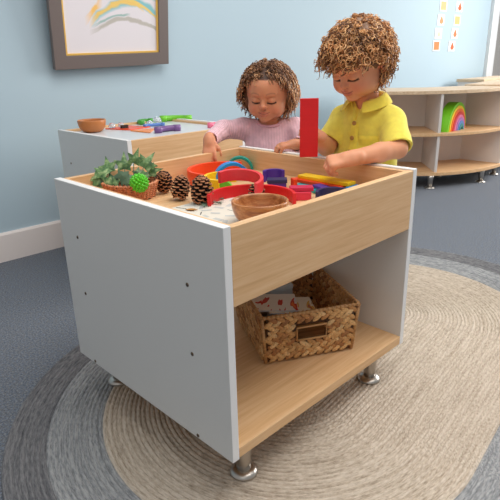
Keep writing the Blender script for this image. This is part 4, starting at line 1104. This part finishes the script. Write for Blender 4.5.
for y in (-1, 1): blob.ell(GH.w(-.028, .070*y, -.026), (.034, .024, .046), GH.B, .02)
blob.noise(.002, 160, .3)
blob.ell(GH.w(.078, 0, -.006), np.array([.060, .060, .070]), GH.B, .006, True)
gcols = [lin(c) for c in ((166, 118, 80), (126, 86, 58), (196, 148, 106), (98, 64, 44), (146, 100, 66), (214, 170, 126))]
def g_strand(r, nn):
    q = GH.q(r[None])[0]; s = 1 if q[1] > 0 else -1
    top = q[2] > .045
    side = GH.B[:, 1]*s; N = 24
    down = V3(0, 0, -1)
    if top:      # lies over the crown, swept sideways
        L = rng.uniform(.035, .065); dirn = nrm(side*.8-GH.B[:, 0]*.5+nn*.5+.35*rng.normal(size=3)); cr = rng.uniform(.003, .006); g = down*.7; turns = rng.uniform(1.5, 2.8)
        c = np.array(gcols[rng.randint(5)])*rng.uniform(.7, 1.1)
    else:
        L = rng.uniform(.036, .062); dirn = nrm(side*.75+nn*.6+.4*rng.normal(size=3)+down*.2); cr = rng.uniform(.005, .0085); g = down*rng.uniform(.6, 1.15); turns = rng.uniform(1.8, 3.2)
        c = np.array(gcols[rng.randint(len(gcols))])*rng.uniform(.85, 1.2)
    a = nrm(np.cross(dirn, (.3, .5, .8))); b = np.cross(dirn, a); ph = rng.uniform(0, 6.28); P = []; base = r+nn*.003
    for i in range(N):
        t = i/(N-1); an = ph+2*PI*turns*t; p = base+dirn*L*t*(1-.45*t)+g*L*t*t*.85+(a*math.cos(an)+b*math.sin(an))*cr*min(1, t*3+.2)
        qq = GH.q(p[None])[0]; e = np.array([qq[0]+.010, qq[1], qq[2]-.022])/np.array([.088, .077, .074]); m_ = np.linalg.norm(e)
        if m_ < 1: qq = np.array([-.010, 0, .022])+np.array([qq[0]+.010, qq[1], qq[2]-.022])/m_; p = GH.w(*qq)
        P.append(p)
    return P, c
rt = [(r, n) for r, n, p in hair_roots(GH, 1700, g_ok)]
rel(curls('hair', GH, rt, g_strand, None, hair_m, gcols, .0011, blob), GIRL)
rib_rot = math.atan2(.80, .55)
pink = fabric('pink_knit', (244, 200, 210), rib=60); pink2 = fabric('pink_band', (226, 174, 186)); grey_l = fabric('leggings', (120, 124, 134))
f = Field((.50, .37, .33), (.93, .84, .72), .0032)
f.ell(gc+V3(0, 0, .585), (.064, .090, .082), GB, .02); f.ell(gc+V3(0, 0, .51), (.072, .088, .085), GB, .03); f.ell(gc+V3(.003, .002, .43), (.074, .088, .075), GB, .03)
f.cap(gsL, gc+V3(0, 0, .642), .036, .040, .02); f.cap(gsR, gc+V3(0, 0, .642), .036, .040, .02)
f.cap(gsL, geL, .036, .031, .015); gEL = geL+(gwL-geL)*.90; f.cap(geL, gEL, .031, .0235, .012, cut='flat')
f.cap(gsR, geR, .036, .031, .015); gER = geR+(gwR-geR)*.93; f.cap(geR, gER, .031, .0235, .012, cut='flat')
f.noise(.0012, 80, 1.1)
for a, b in ((geL, gEL), (geR, gER)):
    d = nrm(b-a); f.cap(b-d*.012, b+d*.03, .0195, .021, .002, sub=True)
f.plane(gc+V3(0, 0, .375), (0, 0, -1), (.50, .37, .33), (.93, .84, .38))
f.cap(gc+V3(.012, .008, .735), gc+gf*.004+V3(0, 0, .655), .050, .036, .008, sub=True)
top_ = rel(field_obj('ribbed_top', f, pink, None, smooth_it=3), GIRL)
bm = bmesh.new(); pts = []
for i in range(41):
    a = 2*PI*i/40; p = gc+V3(.0, .0, .672)+gf*(.003+.044*math.cos(a))+gl*.046*math.sin(a)+V3(0, 0, -.010*math.cos(a)); pts.append(p)
tube(bm, pts, .0048, 8, cap=False); child_of(fin('neckband', bm, pink2, None, smooth=True), top_)
trousers('leggings', gc[0], gc[1], .38, grey_l, GIRL, gf, hip=.40)
shoes(gc[0]+.008, gc[1]+.004, gf, GIRL, plain('shoe_pink', (226, 150, 166), .8), sole_m)

# ------------------------------------------------------------------ light
def area(name, loc, target, size, power, col=(1, 1, 1), sy=None):
    L = bpy.data.lights.new(name, 'AREA'); L.shape = 'RECTANGLE'; L.size = size; L.size_y = sy or size; L.energy = power; L.color = col
    o = bpy.data.objects.new(name, L); C.objects.link(o); o.location = loc
    o.rotation_euler = (Vector(target)-Vector(loc)).to_track_quat('-Z', 'Y').to_euler(); return o
area('window_daylight', (5.1, -.5, 1.75), (1.2, .9, .6), 2.4, 130, (1, .985, .96), 1.6)
area('overhead_fill', (.9, -.2, 2.55), (.9, -.1, 0), 2.2, 56, (1, .97, .93))  # soft fill added overhead to brighten table, rug and children; no fitting modelled
area('overhead_fill', (-1.4, -1.0, 2.55), (.2, .2, .4), 1.6, 6, (1, .97, .93))  # weak front fill added behind the camera, stands for no actual fixture
area('outdoor_daylight', (7.6, 2.9, 3.4), (7.6, 4.1, .6), 2.0, 260, (1, 1, 1))
W_ = bpy.data.worlds.new('world'); S.world = W_; W_.use_nodes = True
bg = W_.node_tree.nodes['Background']; bg.inputs['Color'].default_value = (.97, .98, 1.0, 1); bg.inputs['Strength'].default_value = .38
